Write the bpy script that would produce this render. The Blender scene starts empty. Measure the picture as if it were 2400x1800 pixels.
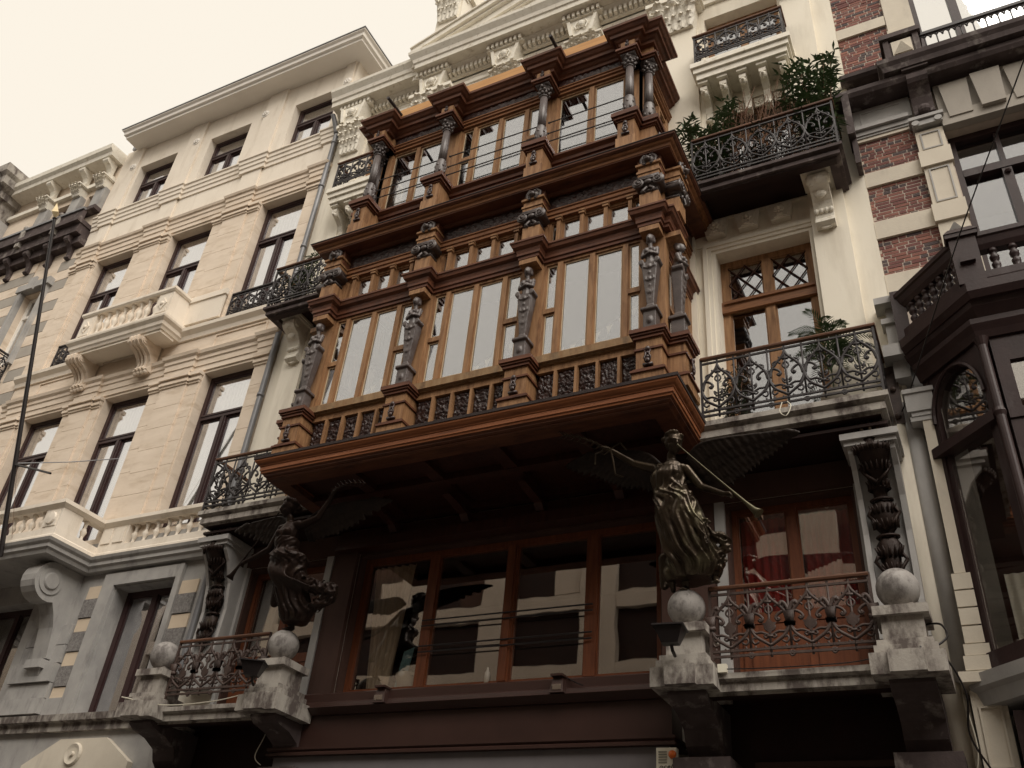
import bpy, math, random
from math import sin, cos, pi, radians, sqrt, atan2
from mathutils import Vector, Matrix, noise
C = bpy.context.scene.collection
SC = bpy.context.scene
R = random.Random(7)

# ------------------------------------------------------------- camera, light
cam_d = bpy.data.cameras.new('camera'); cam = bpy.data.objects.new('camera', cam_d); C.objects.link(cam)
SC.camera = cam
cam_d.sensor_width = 36; cam_d.lens = 31.746; cam_d.clip_end = 600; cam_d.clip_start = .05
yaw, pit, rol = radians(-29.66), radians(34.508), radians(5.812)
fw = Vector((sin(yaw)*cos(pit), cos(yaw)*cos(pit), sin(pit)))
r0 = Vector((cos(yaw), -sin(yaw), 0)); u0 = r0.cross(fw)
rr = cos(rol)*r0+sin(rol)*u0; uu = -sin(rol)*r0+cos(rol)*u0
M = Matrix((rr, uu, -fw)).transposed().to_4x4(); M.translation = (0, -10, 1.6)
cam.matrix_world = M

SUN_EL, SUN_AZ = radians(50), radians(130)      # azimuth from +Y, clockwise
world = bpy.data.worlds.new('World'); SC.world = world; world.use_nodes = True
nt = world.node_tree; nt.nodes.clear()
wo = nt.nodes.new('ShaderNodeOutputWorld'); bg = nt.nodes.new('ShaderNodeBackground')
sky = nt.nodes.new('ShaderNodeTexSky'); sky.sky_type = 'NISHITA'; sky.sun_disc = False
sky.sun_elevation = SUN_EL; sky.sun_rotation = SUN_AZ; sky.dust_density = 5
mx = nt.nodes.new('ShaderNodeMix'); mx.data_type = 'RGBA'; mx.inputs[0].default_value = .97
# overcast layer: CIE style, darker to the horizon
tc = nt.nodes.new('ShaderNodeTexCoord'); sep = nt.nodes.new('ShaderNodeSeparateXYZ')
mr = nt.nodes.new('ShaderNodeMapRange'); mr.inputs[1].default_value = 0; mr.inputs[2].default_value = .38
mr.inputs[3].default_value = .45; mr.inputs[4].default_value = 1.0
ov = nt.nodes.new('ShaderNodeMix'); ov.data_type = 'RGBA'
ov.inputs[6].default_value = (0, 0, 0, 1)
SKYS = .12
ov.inputs[7].default_value = (.474/SKYS, .435/SKYS, .374/SKYS, 1)
nt.links.new(tc.outputs['Generated'], sep.inputs[0]); nt.links.new(sep.outputs[2], mr.inputs[0])
nt.links.new(mr.outputs[0], ov.inputs[0])
nt.links.new(sky.outputs[0], mx.inputs[6]); nt.links.new(ov.outputs[2], mx.inputs[7])
nt.links.new(mx.outputs[2], bg.inputs[0]); bg.inputs[1].default_value = SKYS
nt.links.new(bg.outputs[0], wo.inputs[0])
sl = bpy.data.lights.new('sun', 'SUN'); sl.energy = 1.5; sl.angle = radians(50); sl.color = (1, .94, .86)
so = bpy.data.objects.new('sun', sl); C.objects.link(so)
sd = Vector((sin(SUN_AZ)*cos(SUN_EL), cos(SUN_AZ)*cos(SUN_EL), sin(SUN_EL)))
so.rotation_euler = sd.to_track_quat('Z', 'Y').to_euler()
SC.view_settings.view_transform = 'Standard'; SC.view_settings.look = 'None'
SC.view_settings.gamma = 1; SC.view_settings.exposure = 1.08; SC.view_settings.use_curve_mapping = False

# ------------------------------------------------------------- materials
def mat(name, c1, c2=None, scale=(3, 3, 3), rough=.75, bump=.15, bscale=30, dirt=None, dscale=(2, 2, 2), dlev=(.5, .7), metal=0, spec=.3, detail=5, damt=.8):
    m = bpy.data.materials.new(name); m.use_nodes = True; t = m.node_tree; N = t.nodes; L = t.links
    b = N['Principled BSDF']; b.inputs['Roughness'].default_value = rough; b.inputs['Metallic'].default_value = metal
    b.inputs['Specular IOR Level'].default_value = spec
    g = N.new('ShaderNodeNewGeometry')
    def ns(sc, det=detail, ro=.6):
        mp = N.new('ShaderNodeMapping'); mp.inputs['Scale'].default_value = sc
        L.new(g.outputs['Position'], mp.inputs[0])
        n = N.new('ShaderNodeTexNoise'); n.inputs['Scale'].default_value = 1; n.inputs['Detail'].default_value = det
        n.inputs['Roughness'].default_value = ro
        L.new(mp.outputs[0], n.inputs['Vector']); return n.outputs[0]
    c2 = c2 or tuple(x*.8 for x in c1)
    r = N.new('ShaderNodeMapRange'); r.inputs[1].default_value = .3; r.inputs[2].default_value = .7
    L.new(ns(scale), r.inputs[0])
    mxx = N.new('ShaderNodeMix'); mxx.data_type = 'RGBA'; mxx.inputs[6].default_value = (*c1, 1); mxx.inputs[7].default_value = (*c2, 1)
    L.new(r.outputs[0], mxx.inputs[0]); out = mxx.outputs[2]
    if dirt:
        r2 = N.new('ShaderNodeMapRange'); r2.inputs[1].default_value = dlev[0]; r2.inputs[2].default_value = dlev[1]
        r2.inputs[4].default_value = damt
        L.new(ns(dscale, 8, .65), r2.inputs[0])
        m2 = N.new('ShaderNodeMix'); m2.data_type = 'RGBA'; m2.inputs[7].default_value = (*dirt, 1)
        L.new(r2.outputs[0], m2.inputs[0]); L.new(out, m2.inputs[6]); out = m2.outputs[2]
    L.new(out, b.inputs['Base Color'])
    if bump:
        bp = N.new('ShaderNodeBump'); bp.inputs['Strength'].default_value = bump; bp.inputs['Distance'].default_value = .01
        L.new(ns((bscale,)*3, 4), bp.inputs['Height']); L.new(bp.outputs[0], b.inputs['Normal'])
    return m
def glassmat(name, fac, tint=(.9, .92, .95), wav=.02, dark=None):
    m = bpy.data.materials.new(name); m.use_nodes = True; t = m.node_tree; N = t.nodes; L = t.links; N.clear()
    o = N.new('ShaderNodeOutputMaterial'); gl = N.new('ShaderNodeBsdfGlossy'); gl.inputs['Roughness'].default_value = .015
    gl.inputs['Color'].default_value = (*tint, 1)
    if dark: tr = N.new('ShaderNodeBsdfDiffuse'); tr.inputs[0].default_value = (*dark, 1)
    else: tr = N.new('ShaderNodeBsdfTransparent'); tr.inputs[0].default_value = (.94, .93, .90, 1)
    ms = N.new('ShaderNodeMixShader'); ms.inputs[0].default_value = fac
    fr = N.new('ShaderNodeLayerWeight'); fr.inputs[0].default_value = .25
    ma = N.new('ShaderNodeMath'); ma.operation = 'MULTIPLY_ADD'; ma.inputs[1].default_value = .55; ma.inputs[2].default_value = fac; ma.use_clamp = True
    L.new(fr.outputs['Facing'], ma.inputs[0]); L.new(ma.outputs[0], ms.inputs[0])
    g = N.new('ShaderNodeNewGeometry'); n = N.new('ShaderNodeTexNoise'); n.inputs['Scale'].default_value = 2.2; n.inputs['Detail'].default_value = 1
    L.new(g.outputs['Position'], n.inputs['Vector'])
    bp = N.new('ShaderNodeBump'); bp.inputs['Strength'].default_value = wav*10; bp.inputs['Distance'].default_value = .02
    L.new(n.outputs[0], bp.inputs['Height']); L.new(bp.outputs[0], gl.inputs['Normal'])
    L.new(tr.outputs[0], ms.inputs[1]); L.new(gl.outputs[0], ms.inputs[2]); L.new(ms.outputs[0], o.inputs[0])
    return m

oakv = mat('oak_upright', (.37, .205, .10), (.20, .10, .046), (22, 22, 2.2), .58, .25, 60, (.09, .035, .015), (9, 9, 1.6), (.52, .72))
oakh = mat('oak_level', (.30, .135, .058), (.17, .070, .030), (2.5, 20, 24), .5, .2, 60, (.075, .03, .014), (2.5, 9, 12), (.5, .75))
oakold = mat('oak_weathered', (.33, .22, .12), (.22, .12, .055), (18, 18, 4), .7, .3, 60, (.12, .08, .05), (6, 6, 3))
redw = mat('red_brown_moulding', (.16, .060, .030), (.085, .031, .017), (2, 16, 22), .5, .2, 40, (.035, .014, .010), (3, 6, 9), (.50, .72))
putty = mat('pale_putty', (.62, .50, .35), (.46, .34, .21), (5, 5, 5), .7, .1, 30)
orangew = mat('orange_moulding', (.35, .13, .052), (.22, .075, .03), (1.6, 14, 30), .45, .2, 40, (.10, .035, .016), (1.2, 8, 12), (.5, .7))
lead = mat('lead_flashing', (.05, .038, .036), (.03, .02, .02), (4, 4, 4), .6)
carved = mat('carved_dark_wood', (.050, .022, .017), (.024, .010, .009), (9, 9, 9), .36, .5, 50, spec=.5)
ironwood = mat('grey_painted_casting', (.10, .078, .072), (.058, .044, .042), (9, 9, 9), .42, .3, 60, (.15, .12, .10), (12, 12, 5), (.6, .75), spec=.5)
bronze = mat('weathered_bronze', (.075, .054, .034), (.036, .025, .017), (5, 5, 5), .30, .25, 30, (.20, .18, .11), (3, 3, 2), (.56, .72), metal=.6, spec=.5)
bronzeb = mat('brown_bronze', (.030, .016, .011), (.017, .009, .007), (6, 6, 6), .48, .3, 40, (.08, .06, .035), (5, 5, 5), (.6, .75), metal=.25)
wingm = mat('dark_wing_bronze', (.020, .012, .008), (.012, .007, .005), (6, 6, 6), .55, .3, 40, metal=.2)
iron = mat('wrought_iron', (.042, .036, .037), (.022, .017, .018), (8, 8, 8), .5, .2, 60, spec=.4)
ironr = mat('rusty_wrought_iron', (.085, .055, .045), (.045, .028, .024), (8, 8, 8), .55, .3, 60, spec=.4)
railw = mat('handrail_wood', (.16, .07, .035), (.07, .03, .018), (3, 20, 20), .5, .2, 40)
cream = mat('cream_stucco', (.84, .785, .675), (.79, .73, .615), (1.1, 1.1, .5), .8, .12, 25, (.52, .46, .37), (2.8, 2.8, .45), (.50, .76), damt=.6)
creamo = mat('cream_ornament', (.85, .81, .72), (.75, .70, .60), (7, 7, 7), .75, .3, 40, (.45, .39, .29), (9, 9, 9), (.56, .72))
sand = mat('sandstone', (.77, .66, .545), (.67, .565, .455), (1.2, 1.2, 5), .85, .25, 40, (.42, .31, .20), (1.3, 1.3, 5), (.50, .74), damt=.62)
sandp = mat('pale_sandstone', (.82, .745, .645), (.75, .675, .575), (1.5, 1.5, 1.5), .85, .2, 30, (.48, .40, .30), (3, 3, .7), (.52, .76), damt=.6)
joint = mat('joint_mortar', (.40, .33, .25), (.34, .28, .2))  # plain mortar brown
blue = mat('blue_limestone', (.43, .415, .395), (.32, .31, .30), (2.5, 2.5, 2.5), .75, .25, 50, (.09, .08, .085), (4, 4, 1.2), (.52, .75), damt=.6)
rubble = mat('rough_blue_stone', (.29, .275, .265), (.14, .13, .125), (28, 28, 28), .9, 1.0, 55)
palest = mat('quoin_sandstone', (.66, .55, .42), (.60, .49, .37), (3, 3, 6), .85, .2, 40)
stain = mat('stained_limestone', (.44, .41, .365), (.32, .29, .26), (5, 5, 2.5), .8, .3, 40, (.075, .055, .05), (4.5, 4.5, 2.2), (.45, .60), damt=.88)
stainb = mat('blackened_limestone', (.095, .072, .070), (.05, .036, .035), (4, 4, 2), .8, .3, 30, (.27, .24, .22), (4, 4, 3), (.55, .70))
white = mat('white_render', (.86, .82, .76), (.80, .76, .70), (1.5, 1.5, 1.5), .7, .05, 20)
whst = mat('white_stone', (.66, .60, .50), (.58, .52, .43), (2.5, 2.5, 2.5), .8, .2, 40, (.40, .36, .31), (3, 3, 1), (.54, .75), damt=.6)
greyst = mat('grey_stone', (.46, .445, .43), (.35, .34, .33), (3, 3, 1.5), .8, .2, 40, (.25, .23, .22), (4, 4, 1), (.52, .75), damt=.5)
ballm = mat('ball_limestone', (.36, .34, .32), (.26, .24, .225), (6, 6, 6), .7, .3, 50, (.10, .085, .08), (9, 9, 6), (.46, .62), damt=.75)
purp = mat('dark_brown_paint', (.050, .026, .026), (.036, .018, .018), (4, 4, 4), .4, .05, 20)
darkw = mat('dark_varnished_oak', (.060, .019, .012), (.032, .010, .007), (14, 14, 2), .42, .2, 40)
orielw = mat('dark_oriel_timber', (.040, .021, .020), (.026, .013, .013), (5, 5, 3), .42, .15, 30, (.07, .055, .055), (4, 4, 1.5), (.56, .75))
nearblk = mat('near_black_brown', (.026, .009, .007), (.015, .005, .004), (3, 3, 3), .6)  # one near-black brown for slab undersides, tympanum, side panels and opposite glazing
shopm = mat('shopfront_brown_paint', (.052, .026, .021), (.040, .02, .016), (2, 2, 2), .38, .04, 10)
shopg = mat('shop_grey_fascia', (.17, .155, .16), (.14, .13, .135), (2, 2, 2), .4, .04, 10)
zinc = mat('zinc', (.24, .24, .25), (.15, .15, .16), (6, 6, 2), .45, .1, 30, metal=.3)
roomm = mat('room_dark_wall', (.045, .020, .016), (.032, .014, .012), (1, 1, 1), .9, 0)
mortar = mat('brick_mortar', (.55, .47, .40), (.45, .38, .32), (8, 8, 8), .9, .3, 60)
bricks = [mat('brick_red', (.26, .115, .09), (.19, .082, .068), (4, 4, 4), .85, .4, 60),
          mat('brick_orange', (.32, .145, .11), (.25, .11, .085), (4, 4, 4), .85, .4, 60),
          mat('brick_maroon', (.19, .082, .072), (.135, .056, .052), (4, 4, 4), .85, .4, 60),
          mat('brick_burnt', (.085, .058, .058), (.055, .038, .040), (4, 4, 4), .7, .4, 60)]
curt = mat('white_net_curtain', (.88, .86, .80), (.78, .76, .70), (9, 9, .6), .9, 0)
curtd = mat('beige_drape', (.80, .68, .55), (.52, .43, .34), (22, 22, .8), .9, 0)
curtr = mat('red_curtain', (.50, .055, .05), (.28, .025, .025), (16, 16, .8), .85, 0)
clothb = mat('light_blue_banner', (.22, .38, .42), (.18, .32, .36))
leafg = mat('leaf_green', (.12, .17, .085), (.055, .09, .04), (6, 6, 6), .55, 0)
leafd = mat('leaf_dark', (.05, .075, .04), (.028, .042, .022), (6, 6, 6), .55, 0)
twig = mat('dry_twig', (.25, .14, .09), (.15, .08, .055), (9, 9, 9), .8, 0)
pottery = mat('pale_pot', (.50, .45, .38), (.44, .39, .33), (4, 4, 4), .6, 0)
black = mat('black_plastic', (.022, .018, .018), (.016, .012, .012), (4, 4, 4), .4, 0)
plast = mat('ivory_plastic', (.72, .68, .56), (.68, .64, .53), (2, 2, 2), .45, 0)
orangep = mat('orange_lens', (.75, .17, .03), (.6, .12, .02), (30, 30, 30), .15, 0)
inkm = mat('black_print', (.02, .018, .018), (.02, .018, .018), bump=0)
greyp = mat('grey_grille', (.30, .29, .24), (.26, .25, .2), bump=0)
asph = mat('asphalt', (.05, .048, .045), (.04, .038, .036), (3, 3, 3), .85, .5, 60)
pave = mat('paving_stone', (.11, .10, .09), (.09, .08, .072), (3, 3, 3), .85, .3, 40)
vboard = mat('varnished_board', (.58, .31, .115), (.44, .22, .08), (2, 9, 20), .5, .1, 30)
dull = mat('dull_grey_stone', (.40, .365, .32), (.33, .30, .265), (3, 3, 2), .85, .2, 40)
opp = mat('opposite_stone', (.62, .55, .48), (.54, .47, .41), (1.5, 1.5, 1.5), .8, .1, 20)
goldt = mat('gilt_tip', (.62, .50, .30), (.5, .4, .24), (9, 9, 9), .4, 0, metal=.2)
glass = glassmat('window_glass', .21, tint=(.88, .90, .95), wav=.004)
glassd = glassmat('shaded_glass', .19, tint=(.97, .93, .9), wav=.004)
glassw = glassmat('curtained_glass', .36, tint=(.95, .96, 1), wav=.004)
oaksh = mat('shaded_oak', (.20, .064, .026), (.11, .034, .015), (22, 22, 2.2), .5, .25, 60)  # level one copy of the oak, darkened to put shade into its colour
brownsh = mat('shade_and_plain_brown', (.085, .045, .034), (.06, .03, .023), (3, 3, 1), .8, .2, 30)  # puts shade into the colour of level one surrounds; also roof and blinds opposite

# ------------------------------------------------------------- objects
W = {}
def reg(o, loc): W[o.name] = Vector(loc)
def thing(name, label, cat, loc=(0, 0, 0), group=None):
    o = bpy.data.objects.new(name, None); C.objects.link(o); o.location = loc; o.empty_display_size = .3
    o['label'] = label; o['category'] = cat
    if group: o['group'] = group
    reg(o, loc); return o
def link(me, name, parent=None, loc=(0, 0, 0), rot=(0, 0, 0), sc=(1, 1, 1)):
    o = bpy.data.objects.new(name, me); C.objects.link(o)
    if parent:
        o.parent = parent; loc2 = Vector(loc) - W[parent.name]
    else: loc2 = Vector(loc)
    o.location = loc2; o.rotation_euler = rot; o.scale = sc
    reg(o, loc); return o
def tag(o, label, cat, group=None, kind=None):
    if label: o['label'] = label
    if cat: o['category'] = cat
    if group: o['group'] = group
    if kind: o['kind'] = kind
    return o
MIR = [None]
LEAN = [None]                             # forward lean of a figure: (y per m, x per m, z per m)
class MB:
    def __init__(s): s.v = []; s.f = []
    def add(s, vs, fs):
        n = len(s.v); s.v += [tuple(a) for a in vs]; s.f += [tuple(i+n for i in f) for f in fs]; return s
    def box(s, x0, x1, y0, y1, z0, z1):
        if x0 > x1: x0, x1 = x1, x0
        if y0 > y1: y0, y1 = y1, y0
        if z0 > z1: z0, z1 = z1, z0
        return s.add([(x0, y0, z0), (x1, y0, z0), (x1, y1, z0), (x0, y1, z0), (x0, y0, z1), (x1, y0, z1), (x1, y1, z1), (x0, y1, z1)],
              [(0, 3, 2, 1), (4, 5, 6, 7), (0, 1, 5, 4), (1, 2, 6, 5), (2, 3, 7, 6), (3, 0, 4, 7)])
    def cbox(s, cx, cy, cz, w, d, h): return s.box(cx-w/2, cx+w/2, cy-d/2, cy+d/2, cz-h/2, cz+h/2)
    def frus(s, x0, x1, y0, y1, z0, X0, X1, Y0, Y1, z1):
        return s.add([(x0, y0, z0), (x1, y0, z0), (x1, y1, z0), (x0, y1, z0), (X0, Y0, z1), (X1, Y0, z1), (X1, Y1, z1), (X0, Y1, z1)],
              [(0, 3, 2, 1), (4, 5, 6, 7), (0, 1, 5, 4), (1, 2, 6, 5), (2, 3, 7, 6), (3, 0, 4, 7)])
    def prismx(s, poly, x0, x1):           # poly in (y,z)
        n = len(poly)
        vs = [(x0, y, z) for y, z in poly]+[(x1, y, z) for y, z in poly]
        return s.add(vs, [tuple(range(n))[::-1], tuple(range(n, 2*n))]+[(i, (i+1) % n, n+(i+1) % n, n+i) for i in range(n)])
    def prismy(s, poly, y0, y1):           # poly in (x,z)
        n = len(poly)
        vs = [(x, y0, z) for x, z in poly]+[(x, y1, z) for x, z in poly]
        return s.add(vs, [tuple(range(n)), tuple(range(n, 2*n))[::-1]]+[(i, n+i, n+(i+1) % n, (i+1) % n) for i in range(n)])
    def sweep(s, path, prof, closed=False):  # path (x,y), outward = right hand of travel; prof (out,z) closed polygon
        P = [Vector(p) for p in path]; n = len(P); m = len(prof); rings = []
        for i in range(n):
            a = P[i]-P[i-1] if (i > 0 or closed) else None
            b = P[(i+1) % n]-P[i] if (i < n-1 or closed) else None
            na = Vector((a.y, -a.x)).normalized() if a is not None else None
            nb = Vector((b.y, -b.x)).normalized() if b is not None else None
            if na is None: q = nb
            elif nb is None: q = na
            else:
                q = na+nb; q = q/max(.2, q.dot(na)) if q.length > 1e-6 else na
            rings.append([(P[i].x+q.x*d, P[i].y+q.y*d, z) for d, z in prof])
        vs = [v for r_ in rings for v in r_]; fs = []
        for i in range(n if closed else n-1):
            k = (i+1) % n
            for j in range(m):
                l = (j+1) % m; fs.append((i*m+j, k*m+j, k*m+l, i*m+l))
        if not closed: fs += [tuple(range(m)), tuple(range((n-1)*m, n*m))[::-1]]
        return s.add(vs, fs)
    def lathe(s, prof, n=16, c=(0, 0, 0), fn=None, axis='z', a0=0):
        vs = []; fs = []
        for k, (r_, z) in enumerate(prof):
            for i in range(n):
                a = 2*pi*i/n+a0; q = r_*(fn(a, z) if fn else 1)
                x, y = q*cos(a), q*sin(a)
                if axis == 'z': p = (x, y, z)
                elif axis == 'y': p = (x, z, y)
                else: p = (z, x, y)
                vs.append((p[0]+c[0], p[1]+c[1], p[2]+c[2]))
        for k in range(len(prof)-1):
            for i in range(n): fs.append((k*n+i, k*n+(i+1) % n, (k+1)*n+(i+1) % n, (k+1)*n+i))
        fs += [tuple(range(n))[::-1], tuple(range((len(prof)-1)*n, len(prof)*n))]
        return s.add(vs, fs)
    def tube(s, pts, r_=.01, n=5, r2=None):
        P = [Vector(p) for p in pts]; N_ = len(P); vs = []; fs = []
        up = Vector((0, 1, 0)) if abs((P[-1]-P[0]).normalized().y) < .9 else Vector((1, 0, 0))
        for i in range(N_):
            t = (P[min(i+1, N_-1)]-P[max(i-1, 0)]).normalized()
            a = t.cross(up)
            if a.length < 1e-4: a = t.cross(Vector((1, 0, .3)))
            a.normalize(); b = t.cross(a)
            q = r_ if r2 is None else (r_+(r2-r_)*i/(N_-1))
            for k in range(n):
                w_ = 2*pi*k/n; vs.append(P[i]+a*(cos(w_)*q)+b*(sin(w_)*q))
        for i in range(N_-1):
            for k in range(n): fs.append((i*n+k, i*n+(k+1) % n, (i+1)*n+(k+1) % n, (i+1)*n+k))
        fs += [tuple(range(n))[::-1], tuple(range((N_-1)*n, N_*n))]
        return s.add(vs, fs)
    def ball(s, c, r_, sx=1, sy=1, sz=1, n=12, m=8):
        pr = [(max(.001, sin(pi*j/m))*r_, -cos(pi*j/m)*r_) for j in range(m+1)]
        k = len(s.v); s.lathe(pr, n)
        s.v[k:] = [(x*sx+c[0], y*sy+c[1], z_*sz+c[2]) for x, y, z_ in s.v[k:]]
        return s
    def cone(s, a, b, ra, rb, n=12):
        s.tube([a, Vector(a).lerp(Vector(b), .5), b], ra, n, rb); s.ball(a, ra, n=n, m=6); s.ball(b, rb, n=n, m=6); return s
    def xf(s, k, fn): s.v[k:] = [tuple(fn(*p)) for p in s.v[k:]]; return s
    def mesh(s, name, m, smooth=False):
        v = s.v; f = s.f
        if LEAN[0]:
            ly, lx, lz = LEAN[0]; nv = []; oy, oz = .10, -.035
            for x, y, z in v: t = (z-5.5)/1.9; nv.append((x+lx*t, y+ly*t+oy, z+lz*t+oz))
            v = nv
        if MIR[0] is not None: v = [(2*MIR[0]-x, y, z) for x, y, z in v]; f = [q[::-1] for q in f]
        me = bpy.data.meshes.new(name); me.from_pydata(v, [], f); me.materials.append(m)
        if smooth: me.polygons.foreach_set('use_smooth', [True]*len(me.polygons))
        me.update(); return me
    def part(s, name, m, parent=None, smooth=False, loc=None, **k):
        ps = pieces(s) if (parent is not None and k.get('kind') != 'stuff' and not smooth) else [s]
        o = link(ps[0].mesh(name, m, smooth), name, parent, loc or (0, 0, 0))
        for q in ps[1:]: link(q.mesh(name, m, smooth), name, parent, loc or (0, 0, 0))
        if k: tag(o, k.get('label'), k.get('cat'), k.get('group'), k.get('kind'))
        return o
def clusters(v, f):
    p = list(range(len(v)))
    def find(a):
        while p[a] != a: p[a] = p[p[a]]; a = p[a]
        return a
    for q in f:
        a = find(q[0])
        for b in q[1:]: p[find(b)] = a
    g = {}
    for i in range(len(v)): g.setdefault(find(i), []).append(i)
    isl = list(g.values())
    if len(isl) > 60: return None
    bb = [(min(v[i][0] for i in q), max(v[i][0] for i in q), min(v[i][1] for i in q), max(v[i][1] for i in q), min(v[i][2] for i in q), max(v[i][2] for i in q)) for q in isl]
    m = list(range(len(isl)))
    def fm(a):
        while m[a] != a: a = m[a]
        return a
    t = .006
    for i in range(len(isl)):
        for j in range(i):
            A, D = bb[i], bb[j]
            if A[0] <= D[1]+t and D[0] <= A[1]+t and A[2] <= D[3]+t and D[2] <= A[3]+t and A[4] <= D[5]+t and D[4] <= A[5]+t:
                a, b = fm(i), fm(j)
                if a != b: m[a] = b
    out = {}
    for i, q in enumerate(isl): out.setdefault(fm(i), []).extend(q)
    return list(out.values())
def pieces(s):
    c = clusters(s.v, s.f)
    if not c or len(c) == 1 or len(c) > 40: return [s]
    own = {}
    for k, q in enumerate(c):
        for i in q: own[i] = k
    res = []
    for k, q in enumerate(c):
        q = sorted(q); idx = {i: n for n, i in enumerate(q)}; mb = MB(); mb.v = [s.v[i] for i in q]
        mb.f = [tuple(idx[i] for i in g) for g in s.f if own[g[0]] == k]; res.append(mb)
    return res
def plink(s, name, m, parent, loc, rot):
    for mb in pieces(s): link(mb.mesh(name, m), name, parent, loc, rot)
def B(x0, x1, y0, y1, z0, z1): return MB().box(x0, x1, y0, y1, z0, z1)
def cat_(pts, per=6):                       # Catmull-Rom
    P = [Vector(p) for p in pts]; out = []
    for i in range(len(P)-1):
        a = P[max(i-1, 0)]; b = P[i]; c = P[i+1]; d = P[min(i+2, len(P)-1)]
        for k in range(per):
            t = k/per
            out.append(.5*((2*b)+(c-a)*t+(2*a-5*b+4*c-d)*t*t+(3*b-a-3*c+d)*t**3))
    out.append(P[-1]); return out
def spiral(cx, cz, r0_, turns=1.4, start=0, sgn=1, n=16, y=0):
    return [(cx+r0_*(1-.8*i/n)*cos(start+sgn*2*pi*turns*i/n), y, cz+r0_*(1-.8*i/n)*sin(start+sgn*2*pi*turns*i/n)) for i in range(n+1)]
def wall(mb, x0, x1, z0, z1, y0, y1, ops):
    xs = sorted({x0, x1, *[o[0] for o in ops], *[o[1] for o in ops]}); zs = sorted({z0, z1, *[o[2] for o in ops], *[o[3] for o in ops]})
    xs = [x for x in xs if x0 <= x <= x1]; zs = [z for z in zs if z0 <= z <= z1]
    def isop(i, j):
        if i < 0 or j < 0 or i >= len(xs)-1 or j >= len(zs)-1: return None
        cx = (xs[i]+xs[i+1])/2; cz = (zs[j]+zs[j+1])/2
        return any(o[0] < cx < o[1] and o[2] < cz < o[3] for o in ops)
    for i in range(len(xs)-1):
        for j in range(len(zs)-1):
            a, b, c, d = xs[i], xs[i+1], zs[j], zs[j+1]
            if not isop(i, j):
                mb.add([(a, y0, c), (b, y0, c), (b, y0, d), (a, y0, d)], [(0, 1, 2, 3)])
                mb.add([(a, y1, c), (b, y1, c), (b, y1, d), (a, y1, d)], [(3, 2, 1, 0)])
                if isop(i-1, j) is not False: mb.add([(a, y0, c), (a, y0, d), (a, y1, d), (a, y1, c)], [(0, 1, 2, 3)])
                if isop(i+1, j) is not False: mb.add([(b, y0, c), (b, y1, c), (b, y1, d), (b, y0, d)], [(0, 1, 2, 3)])
                if isop(i, j-1) is not False: mb.add([(a, y0, c), (a, y1, c), (b, y1, c), (b, y0, c)], [(0, 1, 2, 3)])
                if isop(i, j+1) is not False: mb.add([(a, y0, d), (b, y0, d), (b, y1, d), (a, y1, d)], [(0, 1, 2, 3)])
    return mb
def window(parent, x0, x1, z0, z1, y, cols, rows, m, gm, fw_=.06, mw=.05, d=.07, name='window', label=None, bead=None):
    """cols: inner mullion centres; rows: dict col->transom heights or list for all"""
    mb = MB(); mb.box(x0, x0+fw_, y, y+d, z0, z1).box(x1-fw_, x1, y, y+d, z0, z1)
    mb.box(x0+fw_, x1-fw_, y, y+d, z1-fw_, z1).box(x0+fw_, x1-fw_, y, y+d, z0, z0+fw_)
    # inner glazing bead
    xs = [x0+fw_]+sorted(cols)+[x1-fw_]; bd = MB()
    for c in cols: mb.box(c-mw/2, c+mw/2, y-.012, y+d-.01, z0+fw_-.004, z1-fw_+.004)
    panes = []
    for i in range(len(xs)-1):
        a = xs[i]+(mw/2 if i else 0); b = xs[i+1]-(mw/2 if i < len(xs)-2 else 0)
        rw = rows.get(i, []) if isinstance(rows, dict) else rows
        zz = [z0+fw_]+sorted(rw)+[z1-fw_]
        for t in rw: mb.box(a, b, y-.006, y+d-.014, t-mw/2, t+mw/2)
        for j in range(len(zz)-1):
            c = zz[j]+(mw/2 if j else 0); e = zz[j+1]-(mw/2 if j < len(zz)-2 else 0)
            s = .022
            for q in ((a, a+s, c, e), (b-s, b, c, e), (a+s, b-s, c, c+s), (a+s, b-s, e-s, e)): mb.box(q[0], q[1], y+.018, y+d-.018, q[2], q[3])
            if bead:
                t = .009; A, D, E_, F_ = a+s, b-s, c+s, e-s
                for q in ((A, A+t, E_, F_), (D-t, D, E_, F_), (A+t, D-t, E_, E_+t), (A+t, D-t, F_-t, F_)): bd.box(q[0], q[1], y+.022, y+.034, q[2], q[3])
            panes.append((a+s, b-s, c+s, e-s))
    w = mb.part(name, m, parent)
    for q in range(0, len(bd.v), 32):
        b2 = MB(); b2.v = bd.v[q:q+32]; b2.f = bd.f[:24]; b2.part('putty_bead', bead, w)
    if label: w['label'] = label
    for a, b, c, e in panes:
        pb_ = B(a, b, y+.036, y+.042, c, e); tx, tz = R.uniform(-.006, .006), R.uniform(-.006, .006)
        pb_.v = [(x_, y_+tx*(x_-(a+b)/2)+tz*(z_-(c+e)/2), z_) for x_, y_, z_ in pb_.v]; pb_.part('pane', gm, w)
    return w
def relief(w, h, depth, nx, nz, fn, y=0):
    """block whose front (toward -Y) carries relief fn(u,v) in 0..1; origin lower-left"""
    mb = MB(); vs = []; fs = []
    for j in range(nz+1):
        for i in range(nx+1):
            u = i/nx; v = j/nz; vs.append((u*w, y-depth*fn(u, v), v*h))
    for j in range(nz):
        for i in range(nx):
            a = j*(nx+1)+i; fs.append((a, a+1, a+nx+2, a+nx+1))
    mb.add(vs, fs); mb.box(0, w, y+.002, y+.03, 0, h); return mb
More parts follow.
